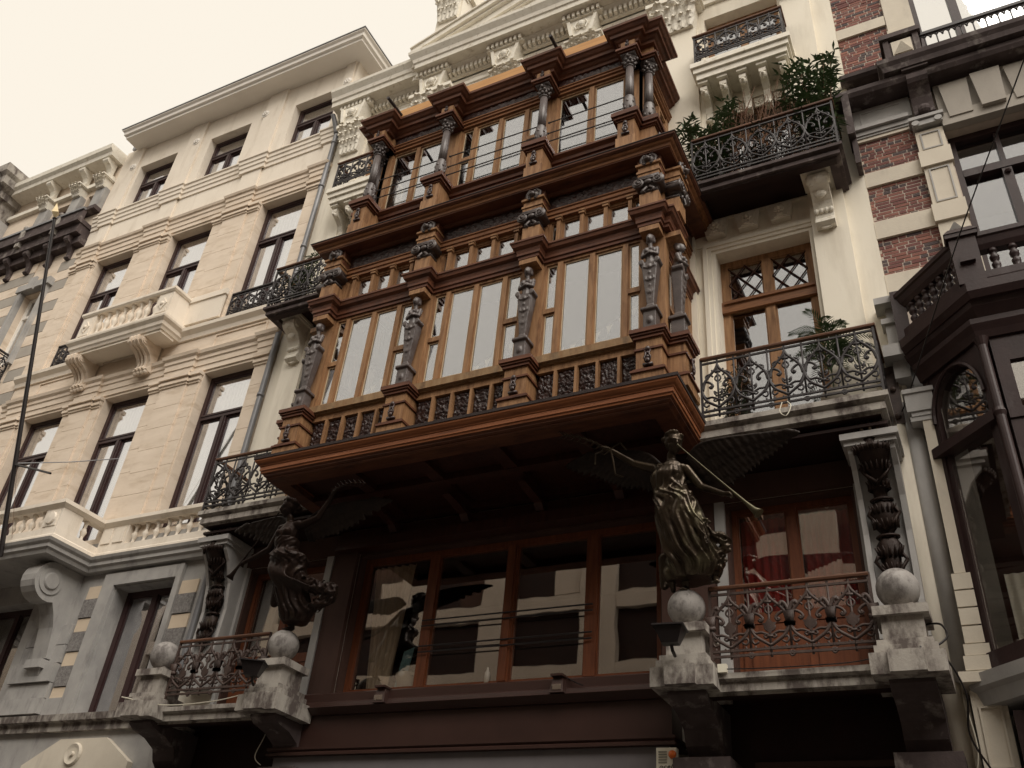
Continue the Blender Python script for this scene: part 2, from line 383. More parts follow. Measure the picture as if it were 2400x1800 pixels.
def leafy(seed, fx=6, fz=9, sharp=2.2):
    def fn(u, v):
        e = min(u, 1-u, v*1.6, (1-v)*1.6); e = min(1, e*14)
        x = abs(u-.5)*2
        q = Vector((x*fx+seed, v*fz, seed*3.1)); n = noise.noise(q)+.55*noise.noise(q*2.1)+.3*noise.noise(q*4.4)
        m_ = noise.noise(Vector((x*fx*1.7+n*1.6, v*fz*1.3-n*1.2, seed)))
        a = sin(8*m_+4*n+2.5*x+v*3); b_ = sin(13*m_-5*n+v*fz)
        return e*(.12+.62*max(0, a)**.6+.26*max(0, b_))
    return fn
def remesh(mb, name, m, vox=.014, smooth_it=2, parent=None, loc=(0, 0, 0), instance_only=False):
    me = mb.mesh(name+'_raw', m); o = bpy.data.objects.new(name+'_raw', me); C.objects.link(o)
    rm = o.modifiers.new('r', 'REMESH'); rm.mode = 'VOXEL'; rm.voxel_size = vox
    if smooth_it:
        sm = o.modifiers.new('s', 'SMOOTH'); sm.iterations = smooth_it; sm.factor = .5
    dg = bpy.context.evaluated_depsgraph_get(); dg.update()
    out = bpy.data.meshes.new_from_object(o.evaluated_get(dg)); out.name = name
    out.polygons.foreach_set('use_smooth', [True]*len(out.polygons))
    if not out.materials: out.materials.append(m)
    bpy.data.objects.remove(o); bpy.data.meshes.remove(me)
    if instance_only: return out
    return link(out, name, parent, loc)
# ------------------------------------------------------------- street
tag(B(-60, 40, -9.0, 0.0, -.35, .12).part('pavement', pave), None, None, kind='structure')
tag(B(-200, 200, -200, 200, -1.2, -.004).part('road', asph), None, None, kind='structure')

XC = -5.52
def mx_(x): return 2*XC-x
# ------------------------------------------------------------- shared pieces
def iron_unit(w=.41, h=.86, vase=False):
    """one wrought scroll bay, x centred, z from 0"""
    m = MB(); y = 0; t = .0105
    def T(p, r_=t, per=5): m.tube([(a, 0, b) for a, b in [(q.x, q.y) for q in cat_([Vector((u, v)) for u, v in p], per)]], r_*1.35, 5)
    m.tube([(0, 0, 0), (0, 0, h)], .014, 5); m.tube([(w/2, 0, .1*h), (w/2, 0, h)], .013, 5)
    for s in (-1, 1):
        T([(s*.115, .22*h), (s*.155, .19*h), (s*.18, .235*h), (s*.165, .28*h), (s*.14, .26*h)], .009, 3)
        T([(s*.06, .70*h), (s*.105, .75*h), (s*.15, .72*h), (s*.14, .67*h), (s*.115, .69*h)], .009, 3)
        T([(s*.02, .40*h), (s*.05, .44*h), (s*.045, .39*h), (s*.02, .36*h)], .009, 3)
        T([(0, .90*h), (s*.03, .82*h), (s*.12*w/.41, .70*h), (s*.19*w/.41, .56*h), (s*.195*w/.41, .42*h), (s*.15*w/.41, .30*h), (s*.07, .22*h), (0, .16*h)], .0135)
        T([(s*.19*w/.41, .48*h), (s*.16, .62*h), (s*.10, .60*h), (s*.065, .54*h), (s*.085, .50*h), (s*.105, .53*h)], .012)
        T([(s*.19*w/.41, .42*h), (s*.15, .345*h), (s*.08, .345*h), (0, .29*h)], .011)
        m.ball((s*.09, 0, .53*h), .018, n=6, m=4)
        T([(0, .80*h), (s*.05, .785*h), (s*.072, .82*h)], .009, 3)
        T([(0, .29*h), (s*.04, .265*h), (s*.06, .29*h), (s*.045, .31*h)], .009, 3)
        T([(0, .14*h), (s*.04, .12*h), (s*.06, .15*h)], .009, 3)
        T([(0, .60*h), (s*.035, .65*h), (s*.025, .70*h), (0, .72*h)], .009, 3)
        x = w/2
        T([(s*x, .13*h), (s*(x-.035), .10*h), (s*(x-.05), .16*h)], .009, 3)
        T([(s*x, .07*h), (s*(x-.03), .045*h), (s*(x-.012), .01*h), (s*x, .0)], .009, 3)
        m.tube([(s*(x-.05), 0, .60*h), (s*x, 0, .60*h)], .014, 5)
    m.cbox(0, 0, .775*h, .07, .03, .018); m.cbox(0, 0, .285*h, .06, .03, .018); m.cbox(0, 0, .17*h, .05, .03, .016)
    if vase:
        for s in (-1, 1):
            m.frus(s*w/2-.03, s*w/2+.03, -.02, .02, .42*h, s*w/2-.055, s*w/2+.055, -.03, .03, .62*h)
            T([(s*w/2, .62*h), (s*(w/2-.03), .72*h), (s*(w/2-.065), .76*h), (s*(w/2-.09), .71*h)], .017, 4)
            m.cbox(s*w/2, 0, .45*h, .10, .05, .04)
        m.add([(0, -.012, .30*h), (.075, -.012, .48*h), (.04, -.02, .47*h), (0, -.02, .54*h), (-.04, -.02, .47*h), (-.075, -.012, .48*h)], [(0, 1, 2), (0, 2, 3), (0, 3, 4), (0, 4, 5)])
    return m
unit_me = iron_unit().mesh('scroll_panel', iron, True)
unitv_me = iron_unit(.40, .74, True).mesh('scroll_panel', ironr, True)
unit4_me = iron_unit(.37, .62).mesh('scroll_panel', iron, True)

def railing(parent, x0, x1, yf, yb, z0, zt, me, uw, uh, m, ends=(True, True), hand=.028, wood=railw):
    """slab top z0; handrail top zt"""
    n = max(1, round((x1-x0)/uw)); step = (x1-x0)/n
    zb = zt-.05-uh
    base = MB()
    path = ([(x0, yb)] if ends[0] else [])+[(x0, yf), (x1, yf)]+([(x1, yb)] if ends[1] else [])
    for z_ in (zt-.10, zb+.10*uh, zb+.02): base.sweep(path, [(-.012, z_), (.012, z_), (.012, z_+.024), (-.012, z_+.024)])
    for p in path[:]: base.cbox(p[0], p[1], (z0+zt)/2, .028, .028, zt-z0)
    rl = base.part('railing', m, parent)
    hb = MB(); hb.sweep(path, [(-hand, zt-.035), (hand, zt-.035), (hand*1.15, zt-.015), (hand, zt), (-hand, zt)])
    hb.part('handrail', wood, rl)
    k = step/uw
    for i in range(n):
        link(me, 'scroll_panel', rl, (x0+step*(i+.5), yf, zb), (0, 0, 0), (k, 1, 1))
    dn = max(1, round(abs(yb-yf)/uw))
    for e, xx in ((ends[0], x0), (ends[1], x1)):
        if e:
            for j in range(dn):
                link(me, 'scroll_panel', rl, (xx, yf+(yb-yf)*(j+.5)/dn, zb), (0, 0, pi/2), (abs(yb-yf)/dn/uw, 1, 1))
    return rl

def console(x0, x1, y0, d, z0, z1, mb=None):
    """scroll bracket: top z1 projecting d from wall y0, tapering to foot z0"""
    mb = mb or MB(); h = z1-z0
    pts = [(y0, z0), (y0-.22*d, z0), (y0-.34*d, z0+.05*h), (y0-.32*d, z0+.12*h), (y0-.24*d, z0+.18*h), (y0-.26*d, z0+.35*h), (y0-.38*d, z0+.52*h),
           (y0-.62*d, z0+.66*h), (y0-.86*d, z0+.72*h), (y0-.98*d, z0+.80*h), (y0-d, z0+.90*h), (y0-.93*d, z0+.97*h), (y0-.8*d, z1), (y0, z1)]
    return mb.prismx(pts, x0, x1)
def fine_console(parent, x0, x1, y0, d, z0, z1, m, name='console', flutes=3):
    mb = console(x0, x1, y0, d, z0, z1); w = x1-x0
    h = z1-z0
    for i in range(flutes):
        xa = x0+w*(.14+.72*(i+.5)/flutes)
        pts = [(y0-.34*d-.01, z0+.06*h), (y0-.265*d-.012, z0+.2*h), (y0-.28*d-.012, z0+.35*h), (y0-.40*d-.012, z0+.52*h), (y0-.63*d-.01, z0+.655*h), (y0-.87*d-.008, z0+.715*h), (y0-.99*d-.01, z0+.8*h), (y0-1.01*d-.01, z0+.9*h), (y0-.95*d, z0+.98*h)]
        mb.tube([(xa, a, b) for a, b in pts], w*.08, 5)
    for s, xx in ((-1, x0), (1, x1)):
        mb.lathe([(.001, -.02), (.14*h*.8, -.02), (.15*h*.8, 0), (.14*h*.8, .02), (.001, .02)], 12, (xx, y0-.78*d, z0+.85*h), axis='x')
        mb.lathe([(.001, -.032), (.05*h, -.032), (.055*h, 0), (.05*h, .032), (.001, .032)], 10, (xx, y0-.78*d, z0+.85*h), axis='x')
    for i in range(4): mb.ball((x0+w*(.14+.24*i), y0-.24*d, z0+.0*h), w*.13, 1, 1, 1.1, 8, 5)
    return mb.part(name, m, parent)

def corinth(w, h, m_, name, parent, x, y, z):
    """engaged leafy capital, base width w"""
    mb = MB()
    mb.frus(x-w*.42, x+w*.42, y-.06, y+.2, z, x-w*.48, x+w*.48, y-.12, y+.2, z+h*.8)
    mb.box(x-w*.66, x+w*.66, y-.24, y+.2, z+h*.88, z+h); mb.box(x-w*.6, x+w*.6, y-.19, y+.2, z+h*.8, z+h*.88)
    def leaf(cx, cy, cz, lw_, lh, curl, lean=0):
        rows = ((.0, .35, 0), (.25, .85, -.03), (.5, 1.0, -.10), (.72, .95, -.28), (.88, .75, -.62), (.92, .45, -.95), (.80, .2, -1.08))
        vs = []; fs = []
        for t, ww, o in rows:
            for u, dd in ((-1, .0), (-.55, .25), (0, .45), (.55, .25), (1, .0)):
                jag = 1-.18*(abs(u) == 1)*(int(t*20) % 2)
                vs.append((cx+lean*t*lw_+u*.5*lw_*ww*jag, cy+curl*o-dd*lw_*.32, cz+t*lh))
        for r_ in range(len(rows)-1):
            for c_ in range(4): q = r_*5+c_; fs.append((q, q+1, q+6, q+5))
        mb.add(vs, fs)
    for row, (zz, n, lh) in enumerate(((.0, 5, .42), (.22, 4, .48), (.45, 3, .46))):
        for i in range(n):
            xx = x+w*(-.46+.92*(i+.5)/n)*(1+.10*row); leaf(xx, y-.07-.025*row, z+zz*h, w*1.15/n, lh*h, .11+.03*row)
    for s in (-1, 1):
        mb.tube(spiral(x+s*w*.5, z+h*.72, w*.14, 1.3, pi/2, s, 12, y-.17), w*.035, 5)
        mb.tube([(x+s*w*.08, y-.1, z+h*.45), (x+s*w*.2, y-.15, z+h*.66), (x+s*w*.42, y-.18, z+h*.84)], w*.03, 5)
    mb.ball((x, y-.2, z+h*.82), w*.11, n=8, m=6)
    return mb.part(name, m_, parent)

def baluster(h, r_):
    return [(r_*.8, 0), (r_*.8, h*.06), (r_*.45, h*.10), (r_*.55, h*.14), (r_*.38, h*.18), (r_*.55, h*.28), (r_*.92, h*.42), (r_*.9, h*.50), (r_*.55, h*.62), (r_*.36, h*.72), (r_*.55, h*.76), (r_*.4, h*.80), (r_*.6, h*.88), (r_*.8, h*.93), (r_*.8, h)]

# ============================================================= MAIN HOUSE
H = thing('cream_town_house', 'cream stucco town house with a big two storey carved wooden bay window on bronze angels', 'house', (XC, 0, 0))
wl = MB(); ops = [(-7.98, -3.3, 4.85, 6.95)]
for a, b, c, d in ((-2.5, -.97, 4.6, 6.95), (-2.42, -1.06, 8.05, 11.1), (-2.1, -1.05, 12.2, 14.37), (-2.38, -1.06, 15.1, 17.02)):
    ops += [(a, b, c, d), (mx_(b), mx_(a), c, d)]
ops += [(-9.9, -1.2, .12, 3.6)]
wall(wl, -10.86, -.2, 0, 18.6, 0, .35, ops); wl.part('wall', cream, H)
rb = MB()
rb.box(-10.86, -.2, 3.2, 3.3, 0, 19)
for z_ in (4.2, 7.3, 11.6, 14.75, 18.6): rb.box(-10.86, -.2, .36, 3.2, z_, z_+.2)
rb.box(-10.86, -10.7, .36, 3.2, 0, 19); rb.box(-.36, -.2, .36, 3.2, 0, 19)
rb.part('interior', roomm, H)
B(-10.9, -.2, 3.3, 12, 0, 19).part('rear_range', cream, H)
# party-wall jamb strips, stained plinth at street level
B(-.52, -.205, -.03, -.002, 3.8, 17.4).part('jamb_strip', cream, H)

# --- pilasters and capitals
for side in (0, 1):
    MIR[0] = XC if side else None
    f = (lambda x: mx_(x)) if side else (lambda x: x)
    mb = MB(); mb.box(-1.0, -.52, -.12, -.002, 7.75, 12.2).box(-1.0, -.52, -.14, -.002, 12.3, 16.62); mb.part('pilaster', cream, H)
    mb = MB(); mb.box(-3.2, -2.5, -.2, -.002, 11.8, 16.62).box(-2.497, -2.42, -.12, -.002, 11.8, 16.62); mb.part('pilaster', cream, H)
    MIR[0] = None
    corinth(.78, .84, creamo, 'capital', H, f(-2.86), -.2, 16.62)
    corinth(.55, .84, creamo, 'capital', H, f(-.76), -.14, 16.62)
for x in (-8.15+.0, -6.43, -4.72):
    corinth(.60, .42, creamo, 'capital', H, x, -.1, 17.05)
# leafy consoles under the cornice
for x in (-10.28, -8.2, -6.45, -4.72, -2.86, -.76):
    mb = MB(); w = .33
    mb.prismy([(x-w*.72, 17.46), (x+w*.72, 17.46), (x+w, 17.97), (x-w, 17.97)], -.38, -.1)
    for s in (-1, 1): mb.prismy([(x+s*w*.72, 17.46), (x+s*w*.5, 17.46), (x+s*w*.78, 17.95), (x+s*w, 17.95)][::s], -.42, -.38)
    mb.ball((x, -.40, 17.76), .08, 1, .8, 1.3, 10, 6)
    for s in (-1, 1): mb.tube([(x, -.40, 17.66), (x+s*.1, -.42, 17.58), (x+s*.14, -.41, 17.72), (x+s*.09, -.41, 17.84)], .02, 5)
    mb.part('cornice_console', creamo, H)
# --- entablature with dentils
cp = [(-10.9, -.02), (-8.6, -.02), (-8.6, -.10), (-2.44, -.10), (-2.44, -.02), (-.15, -.02)]
en = MB(); en.sweep(cp, [(-.05, 17.42), (.04, 17.42), (.04, 17.54), (.07, 17.56), (.07, 17.66), (.10, 17.70), (.02, 17.72), (.02, 17.86), (-.05, 17.86)])
en.part('architrave', creamo, H)
def corn(path, dz, name='cornice'):
    mb = MB()
    mb.sweep(path, [(-.05, 17.86+dz), (.02, 17.86+dz), (.02, 18.04+dz), (.10, 18.055+dz), (.16, 18.10+dz), (.17, 18.13+dz), (.40, 18.13+dz), (.41, 18.26+dz), (.44, 18.28+dz), (.46, 18.38+dz), (.54, 18.50+dz), (.55, 18.58+dz), (-.05, 18.68+dz)])
    mb.part(name, creamo, H)
corn([(-10.9, -.05), (-8.2, -.05)], 0); corn([(-8.18, .0), (-8.18, -.19), (-2.86, -.19), (-2.86, 0)], .012); corn([(-2.84, -.05), (-.15, -.05)], 0)
for x in (-10.28, -8.2, -6.45, -4.72, -2.86, -.76):
    off = -.17 if -9 < x < -2 else -.08
    mb = MB(); mb.box(x-.42, x+.42, off-.26, off-.02, 17.975, 18.0); mb.box(x-.38, x+.38, off-.22, off-.02, 18.0, 18.125)
    for i in range(8): mb.box(x-.40+i*.105, x-.40+i*.105+.055, off-.31, off-.22, 18.005, 18.122)
    for i in range(2):
        for s in (-1, 1): mb.box(x+s*.38, x+s*.43, off-.12-i*.09, off-.06-i*.09, 18.005, 18.122)
    mb.part('dentil_block', creamo, H)
dm = MB(); x = -10.9
while x < -.3:
    off = -.19 if -8.15 < x < -2.9 else -.05; dz = .012 if off < -.1 else 0
    dm.box(x, x+.058, off-.125, off-.02, 17.89+dz, 18.03+dz); x += .105
dm.part('dentil_course', creamo, H, kind='stuff')
B(-10.9, -.2, .02, 3.4, 18.66, 18.78).part('roof', zinc, H)
# --- pediment
pm = MB()
for s in (0, 1):
    fx = (lambda a: mx_(a)) if s else (lambda a: a)
    for lo, hi, y in ((.0, .24, -.42), (.24, .30, -.48), (.30, .52, -.54), (.52, .60, -.62), (.60, .76, -.69), (.76, .80, -.73)):
        p = [(fx(-8.72), 18.0+lo), (fx(XC), 19.165+lo), (fx(XC), 19.165+hi), (fx(-8.72), 18.0+hi)]
        pm.prismy(p if not s else p[::-1], y, -.36)
pm.part('pediment_cornice', creamo, H)
MB().prismy([(-8.6, 18.3), (mx_(-8.6), 18.3), (XC, 19.6)], -.355, .1).part('tympanum', nearblk, H)  # shade of the pediment recess painted in as a near-black face
mb = MB(); mb.box(-8.98, -8.30, .25, 1.2, 19.0, 23.0).box(-9.1, -8.2, .12, 1.3, 22.1, 22.3); mb.part('attic_pier', cream, H)
corinth(.62, 1.0, creamo, 'attic_capital', H, -8.64, .25, 21.1)

# --- upper small balconies (fourth floor)
lion_b = MB()
for s in (-1, 1): lion_b.tube(spiral(s*.0, 0, .05, 1, 0, 1, 8), .01)
for side in (0, 1):
    f = (lambda x: mx_(x)) if side else (lambda x: x)
    MIR[0] = XC if side else None
    mb = MB(); mb.sweep([(-2.46, 0), (-2.46, -.50), (-.94, -.50), (-.94, 0)], [(-.9, 14.90), (.04, 14.90), (.05, 14.97), (.09, 14.99), (.09, 15.05), (-.9, 15.05)][::1])
    mb = MB(); mb.box(-2.53, -.87, -.58, -.002, 14.92, 15.03).box(-2.49, -.91, -.54, -.002, 14.80, 14.918).box(-2.45, -.95, -.50, -.002, 14.66, 14.798)
    mb.part('small_balcony_slab', creamo, H)
    MIR[0] = None
    railing(H, min(f(-2.45), f(-.97)), max(f(-2.45), f(-.97)), -.53, -.02, 15.03, 15.82, unit4_me, .37, .62, iron)
    for i in range(5):
        x = f(-2.36+i*.325)
        mb = console(x-.055, x+.055, 0, .42, 13.98, 14.6); mb.box(x-.085, x+.085, -.46, -.002, 14.6, 14.655)
        mb.ball((x, -.36, 14.44), .065, .9, .9, 1.1, 10, 7); mb.ball((x, -.42, 14.41), .03, .9, 1, .8, 8, 5); mb.ball((x-.03, -.41, 14.47), .014, n=6, m=4); mb.ball((x+.03, -.41, 14.47), .014, n=6, m=4)
        mb.ball((x, -.14, 14.02), .05, .8, .7, 1, 8, 5)
        mb.part('lion_bracket', creamo, H)
        if i < 4:
            xx = x+(.1625 if not side else -.1625); mb = MB(); mb.box(xx-.075, xx+.075, -.03, -.002, 14.12, 14.32)
            for a in range(6): mb.ball((xx+.04*cos(a*pi/3), -.035, 14.22+.04*sin(a*pi/3)), .026, 1, .7, 1, 6, 4)
            mb.ball((xx, -.045, 14.22), .02, n=6, m=4); mb.part('rosette', creamo, H)
    MIR[0] = XC if side else None
    # window surrounds and doors
    mb = MB(); z0, z1 = 12.2, 14.37
    mb.box(-2.22, -2.1, -.03, -.002, z0, z1+.12).box(-1.05, -.995, -.03, -.002, z0, z1+.12).box(-2.1, -1.05, -.03, -.002, z1, z1+.12)
    mb.part('door_surround', cream, H)
    window(H, -2.1, -1.05, 12.2, 14.37, .2, [-1.58], {0: [13.75], 1: [13.75]}, oakv, glass, .07, .09, name='balcony_door')
    window(H, -2.38, -1.06, 15.1, 17.02, .2, [-1.72], {0: [16.4], 1: [16.4]}, oakv, glass, .08, .1, name='window')
        # level 2 door with architrave
    fr = MB()
    for (o, y) in ((0, -.03), (.06, -.055), (.12, -.075)):
        fr.box(-2.42-o-.062, -2.42-o, y, -.002, 8.05, 11.1+o).box(-1.06+o, -1.06+o+.05, y, -.002, 8.05, 11.1+o).box(-2.42-o-.062, -1.06+o+.05, y, -.002, 11.1+o, 11.1+o+.06)
    fr.part('architrave_frame', cream, H)
    d = window(H, -2.42, -1.06, 8.05, 11.1, .22, [-1.74], {0: [10.2], 1: [10.2]}, oakv, glass, .11, .13, .09, name='balcony_door')
    mb = MB(); mb.box(-2.42, -1.06, .17, .218, 10.10, 10.30).box(-2.38, -1.1, .14, .169, 10.24, 10.29)
    mb.part('transom_bar', oakh, d)
    mb = MB()
    for xa, xb in ((-2.31, -1.81), (-1.67, -1.17)):
        for (p, q) in (((xa, 10.32), (xb, 10.98)), ((xa, 10.98), (xb, 10.32)), ((xa, 10.65), ((xa+xb)/2, 10.98)), ((xb, 10.65), ((xa+xb)/2, 10.98)), ((xa, 10.65), ((xa+xb)/2, 10.32)), ((xb, 10.65), ((xa+xb)/2, 10.32))):
            mb.tube([(p[0], .235, p[1]), ((p[0]+q[0])/2, .235, (p[1]+q[1])/2), (q[0], .235, q[1])], .012, 4)
    mb.part('lattice', darkw, d)
    # keystones with flowers above door 2
    for x in (-2.39, -1.9, -1.42):
        mb = MB(); mb.prismy([(x-.14, 11.42), (x+.14, 11.42), (x+.19, 11.72), (x-.19, 11.72)], -.10, -.002); mb.prismy([(x-.09, 11.44), (x+.09, 11.44), (x+.12, 11.68), (x-.12, 11.68)], -.12, -.098)
        for a in range(7): mb.ball((x+.055*cos(a*.9), -.14, 11.58+.05*sin(a*.9)), .03, 1, .7, 1, 7, 4)
        mb.ball((x, -.16, 11.58), .03, n=7, m=5); mb.ball((x, -.13, 11.48), .035, 1.6, .5, .8, 7, 4)
        mb.part('keystone', creamo, H)
    mb = MB(); mb.box(-2.95, -1.0, -.05, -.002, 11.76, 11.86).box(-2.95, -1.0, -.02, -.002, 11.3, 11.36).box(-2.95, -2.72, -.09, -.002, 7.7, 11.9); mb.part('frieze_moulding', cream, H)
    # big bracket of level 3 balcony
    mb = console(-.93, -.67, -.12, .42, 10.95, 11.72); mb.box(-1.02, -.58, -.60, -.12, 11.745, 11.785).box(-.99, -.61, -.57, -.12, 11.72, 11.744)
    mb.ball((-.8, -.48, 11.60), .10, 1.05, .8, .9, 10, 6); mb.ball((-.8, -.36, 11.42), .07, 1.2, .7, 1, 9, 6)
    for i in range(4): mb.ball((-.9+.067*i, -.24, 11.2), .04, 1, 1, 1.2, 8, 5)
    for i in range(3): mb.box(-.90+.075*i, -.86+.075*i, -.24, -.2, 11.2, 11.36)
    mb.lathe([(.001, 0), (.11, .0), (.12, .03), (.08, .05), (.001, .06)], 12, (-.8, -.2, 11.02), axis='y')
    for s in (-1, 1): mb.lathe([(.001, -.02), (.07, -.02), (.07, .02), (.001, .02)], 12, (-.8+s*.14, -.44, 11.62), axis='x')
    mb.part('scroll_bracket', creamo, H)
    MIR[0] = None

def slab(z0, z1, x0, x1, yf, m, side, name='balcony_slab', under=True):
    MIR[0] = XC if side else None; h = z1-z0
    mb = MB()
    mb.sweep([(x0+.1, 0), (x0+.1, yf+.1), (x1-.1, yf+.1), (x1-.1, 0)],
             [(-.12, z0), (0, z0), (.0, z0+.12*h), (.05, z0+.14*h), (.05, z0+.50*h), (.035, z0+.52*h), (.035, z0+.60*h), (.07, z0+.66*h), (.1, z0+.72*h), (.1, z1), (-.12, z1)])
    mb.box(x0+.23, x1-.23, yf+.23, -.002, z1-.05, z1-.004)
    o = mb.part(name, m, H); B(x0+.225, x1-.225, yf+.225, -.003, z1-.062, z1-.052).part('slab_soffit', nearblk, H); B(x0+.12, x1-.12, yf+.105, yf+.22, z0-.008, z0-.001).part('slab_underside', nearblk, H); MIR[0] = None; return o
for side in (0, 1):
    f = (lambda x: mx_(x)) if side else (lambda x: x)
    rng = lambda a, b: (min(f(a), f(b)), max(f(a), f(b)))
    slab(7.40, 7.64, -2.75, -.38, -.86, stain, side)
    a, b = rng(-2.5, -.42); railing(H, a, b, -.82, -.02, 7.64, 8.61, unit_me, .41, .86, iron, ends=((True, False) if side else (False, True)))
    slab(11.66, 11.85, -2.75, -.38, -.83, stainb, side)
    a, b = rng(-2.5, -.43); railing(H, a, b, -.79, -.02, 11.85, 12.82, unit_me, .41, .86, iron, ends=((True, False) if side else (False, True)))
    slab(4.36, 4.56, -2.9, -.5, -.92, stain, side)
    a, b = rng(-2.50, -.87); railing(H, a, b, -.87, -.87, 4.56, 5.5, unitv_me, .40, .74, ironr, ends=(False, False))
    # soffit boards of side bays at level 1
    MIR[0] = XC if side else None
    B(-2.9, -.45, -.7, -.02, 7.30, 7.338).part('soffit_board', nearblk, H)
    # level 1 door
    MB().box(-2.5, -2.46, .001, .139, 4.6, 6.95).box(-1.01, -.97, .001, .139, 4.6, 6.95).box(-2.46, -1.01, .001, .139, 6.91, 6.95).part('door_lining', brownsh, H)
    window(H, -2.5, -.97, 4.6, 6.95, .14, [-1.74], {0: [5.5], 1: [5.5]}, oaksh, glassd, .10, .12, .09, name='balcony_door')
    mb = MB(); mb.box(-2.4, -1.8, .12, .15, 4.72, 5.42).box(-1.68, -1.07, .12, .15, 4.72, 5.42).box(-2.3, -1.9, .10, .119, 4.82, 5.32).box(-1.58, -1.17, .10, .119, 4.82, 5.32); mb.part('door_panel', oaksh, H)
    mb = MB(); mb.box(-2.62, -2.5, -.06, -.002, 4.6, 7.2).box(-.97, -.9, -.06, -.002, 4.6, 7.2); mb.part('door_surround', greyst, H); B(-3.0, -.9, -.065, -.003, 6.951, 7.28).part('door_lintel', brownsh, H); B(-2.98, -2.63, -.04, -.003, 4.6, 6.95).part('shade_brown_panel', brownsh, H)
    # ball pedestals
    for cx, w in ((-2.76, 1.0), (-.62, 1.0)):
        mb = MB(); mb.box(cx-.33, cx+.33, -1.12, -.4, 4.40, 4.60).box(cx-.16, cx+.16, -1.18, -1.12, 4.40, 4.60)
        mb.box(cx-.28, cx+.28, -1.08, -.5, 4.602, 4.68).box(cx-.25, cx+.25, -1.05, -.52, 4.68, 4.74)
        mb.box(cx-.19, cx+.19, -1.0, -.58, 4.74, 4.98).box(cx-.25, cx+.25, -1.06, -.53, 4.98, 5.07).box(cx-.12, cx+.12, -.93, -.66, 5.07, 5.13)
        pd = mb.part('pedestal', stain, H)
        mb = MB(); mb.ball((cx, -.86, 5.30), .205, n=28, m=18); mb.part('stone_ball', ballm, pd, True)
        mb = MB(); mb.prismx([(-.02, 3.9), (-.25, 3.9), (-.36, 4.0), (-.42, 4.15), (-.62, 4.25), (-.86, 4.3), (-.95, 4.36), (-.95, 4.395), (-.02, 4.395)], cx-.2, cx+.2)
        mb.box(cx-.3, cx+.3, -.5, -.02, 3.62, 3.86).box(cx-.26, cx+.26, -.42, -.02, 2.6, 3.62)
        mb.part('stone_console', stainb, H)
    # torch console
    mb = MB(); P_ = [(0, 5.02), (-.28, 5.02), (-.30, 5.4), (-.27, 5.8), (-.25, 6.2), (-.31, 6.6), (-.45, 6.9), (-.58, 7.05), (-.60, 7.12), (0, 7.12)]
    mb.prismx(P_, -.92, -.86).prismx(P_, -.48, -.42).prismx([(min(0, y+.07), z_) for y, z_ in P_], -.86, -.48)
    mb.box(-.95, -.39, -.64, -.002, 7.12, 7.18).box(-.98, -.36, -.68, -.002, 7.182, 7.26).box(-.93, -.41, -.62, -.002, 7.262, 7.3)
    mb.part('torch_console', greyst, H)
    tb = MB(); n = 26; prv = []
    def yc(z_):
        for (a1, b1), (a2, b2) in zip(P_[1:-1], P_[2:-1]):
            if b1 <= z_ <= b2: return a1+(a2-a1)*(z_-b1)/(b2-b1)
        return -.28
    prof = [(.03, 5.55), (.055, 5.62), (.04, 5.68), (.09, 5.76), (.11, 5.9), (.13, 6.05), (.08, 6.14), (.06, 6.18), (.12, 6.26), (.15, 6.38), (.12, 6.5), (.07, 6.56), (.07, 6.66), (.12, 6.70), (.09, 6.74), (.12, 6.84), (.15, 6.95), (.19, 7.06), (.20, 7.10), (.12, 7.12), (.14, 7.18), (.13, 7.26), (.05, 7.3)]
    k = 0; vs = []; fs = []
    for j, (r_, z_) in enumerate(prof):
        yy = yc(min(z_, 7.05))+.0
        for i in range(16): a = 2*pi*i/16; q = r_*(1+.13*cos(5*a+z_*9)); vs.append((-.67+q*.95*cos(a), yy+q*.55*sin(a), z_))
    for j in range(len(prof)-1):
        for i in range(16): fs.append((j*16+i, j*16+(i+1) % 16, (j+1)*16+(i+1) % 16, (j+1)*16+i))
    tb.add(vs, fs)
    for s in (-1, 1):
        for zc in (5.8, 6.35, 6.85):
            tb.tube([(-.67, yc(zc)-.04, zc-.15), (-.67+s*.10, yc(zc)-.05, zc-.05), (-.67+s*.16, yc(zc)-.03, zc+.05), (-.67+s*.12, yc(zc)-.06, zc+.1)], .022, 5)
    for zc, rr_t, nn, sz in ((5.76, .10, 7, .035), (5.95, .12, 7, .04), (6.28, .13, 8, .032), (6.45, .12, 7, .035), (6.72, .11, 7, .03), (6.9, .14, 8, .035), (7.06, .19, 10, .03)):
        for i in range(nn):
            a = pi+pi*(i+.5)/nn; r_ = rr_t*.95
            cx_, cy_ = -.67+r_*cos(a), yc(min(zc, 7.05))+r_*.6*sin(a)
            tb.tube([(cx_, cy_, zc-sz*1.6), (cx_+.25*sz*cos(a), cy_-.5*sz, zc), (cx_+.9*sz*cos(a), cy_-1.2*sz, zc+sz*1.2)], sz*.55, 6, sz*.2)
    for zc in (6.14, 6.56, 6.68): tb.tube([(-.67+.11*cos(a*pi/8), yc(zc)+.07*sin(a*pi/8), zc) for a in range(17)], .018, 5)
    to = tb.part('bronze_torch', bronzeb, H, True)
    fb = MB()
    for i in range(9):
        a = i*.7; rx = .09*cos(a); ry = .05*sin(a)
        fb.tube([(-.67+rx, -.6+ry, 7.22), (-.67+rx*1.6, -.62+ry, 7.30), (-.67+rx*1.0, -.62+ry, 7.36), (-.67+rx*1.8, -.62+ry*1.5, 7.44)], .028, 6, .006)
    fb.part('torch_flame', bronze, to, True)
    sp = MB()
    for i in range(11):
        if 3 < i < 7: continue
        sp.tube([(-.94+i*.054, -.62, 7.3), (-.94+i*.054, -.62, 7.40)], .003, 4)
    sp.part('bird_spikes', iron, H)
    MIR[0] = None

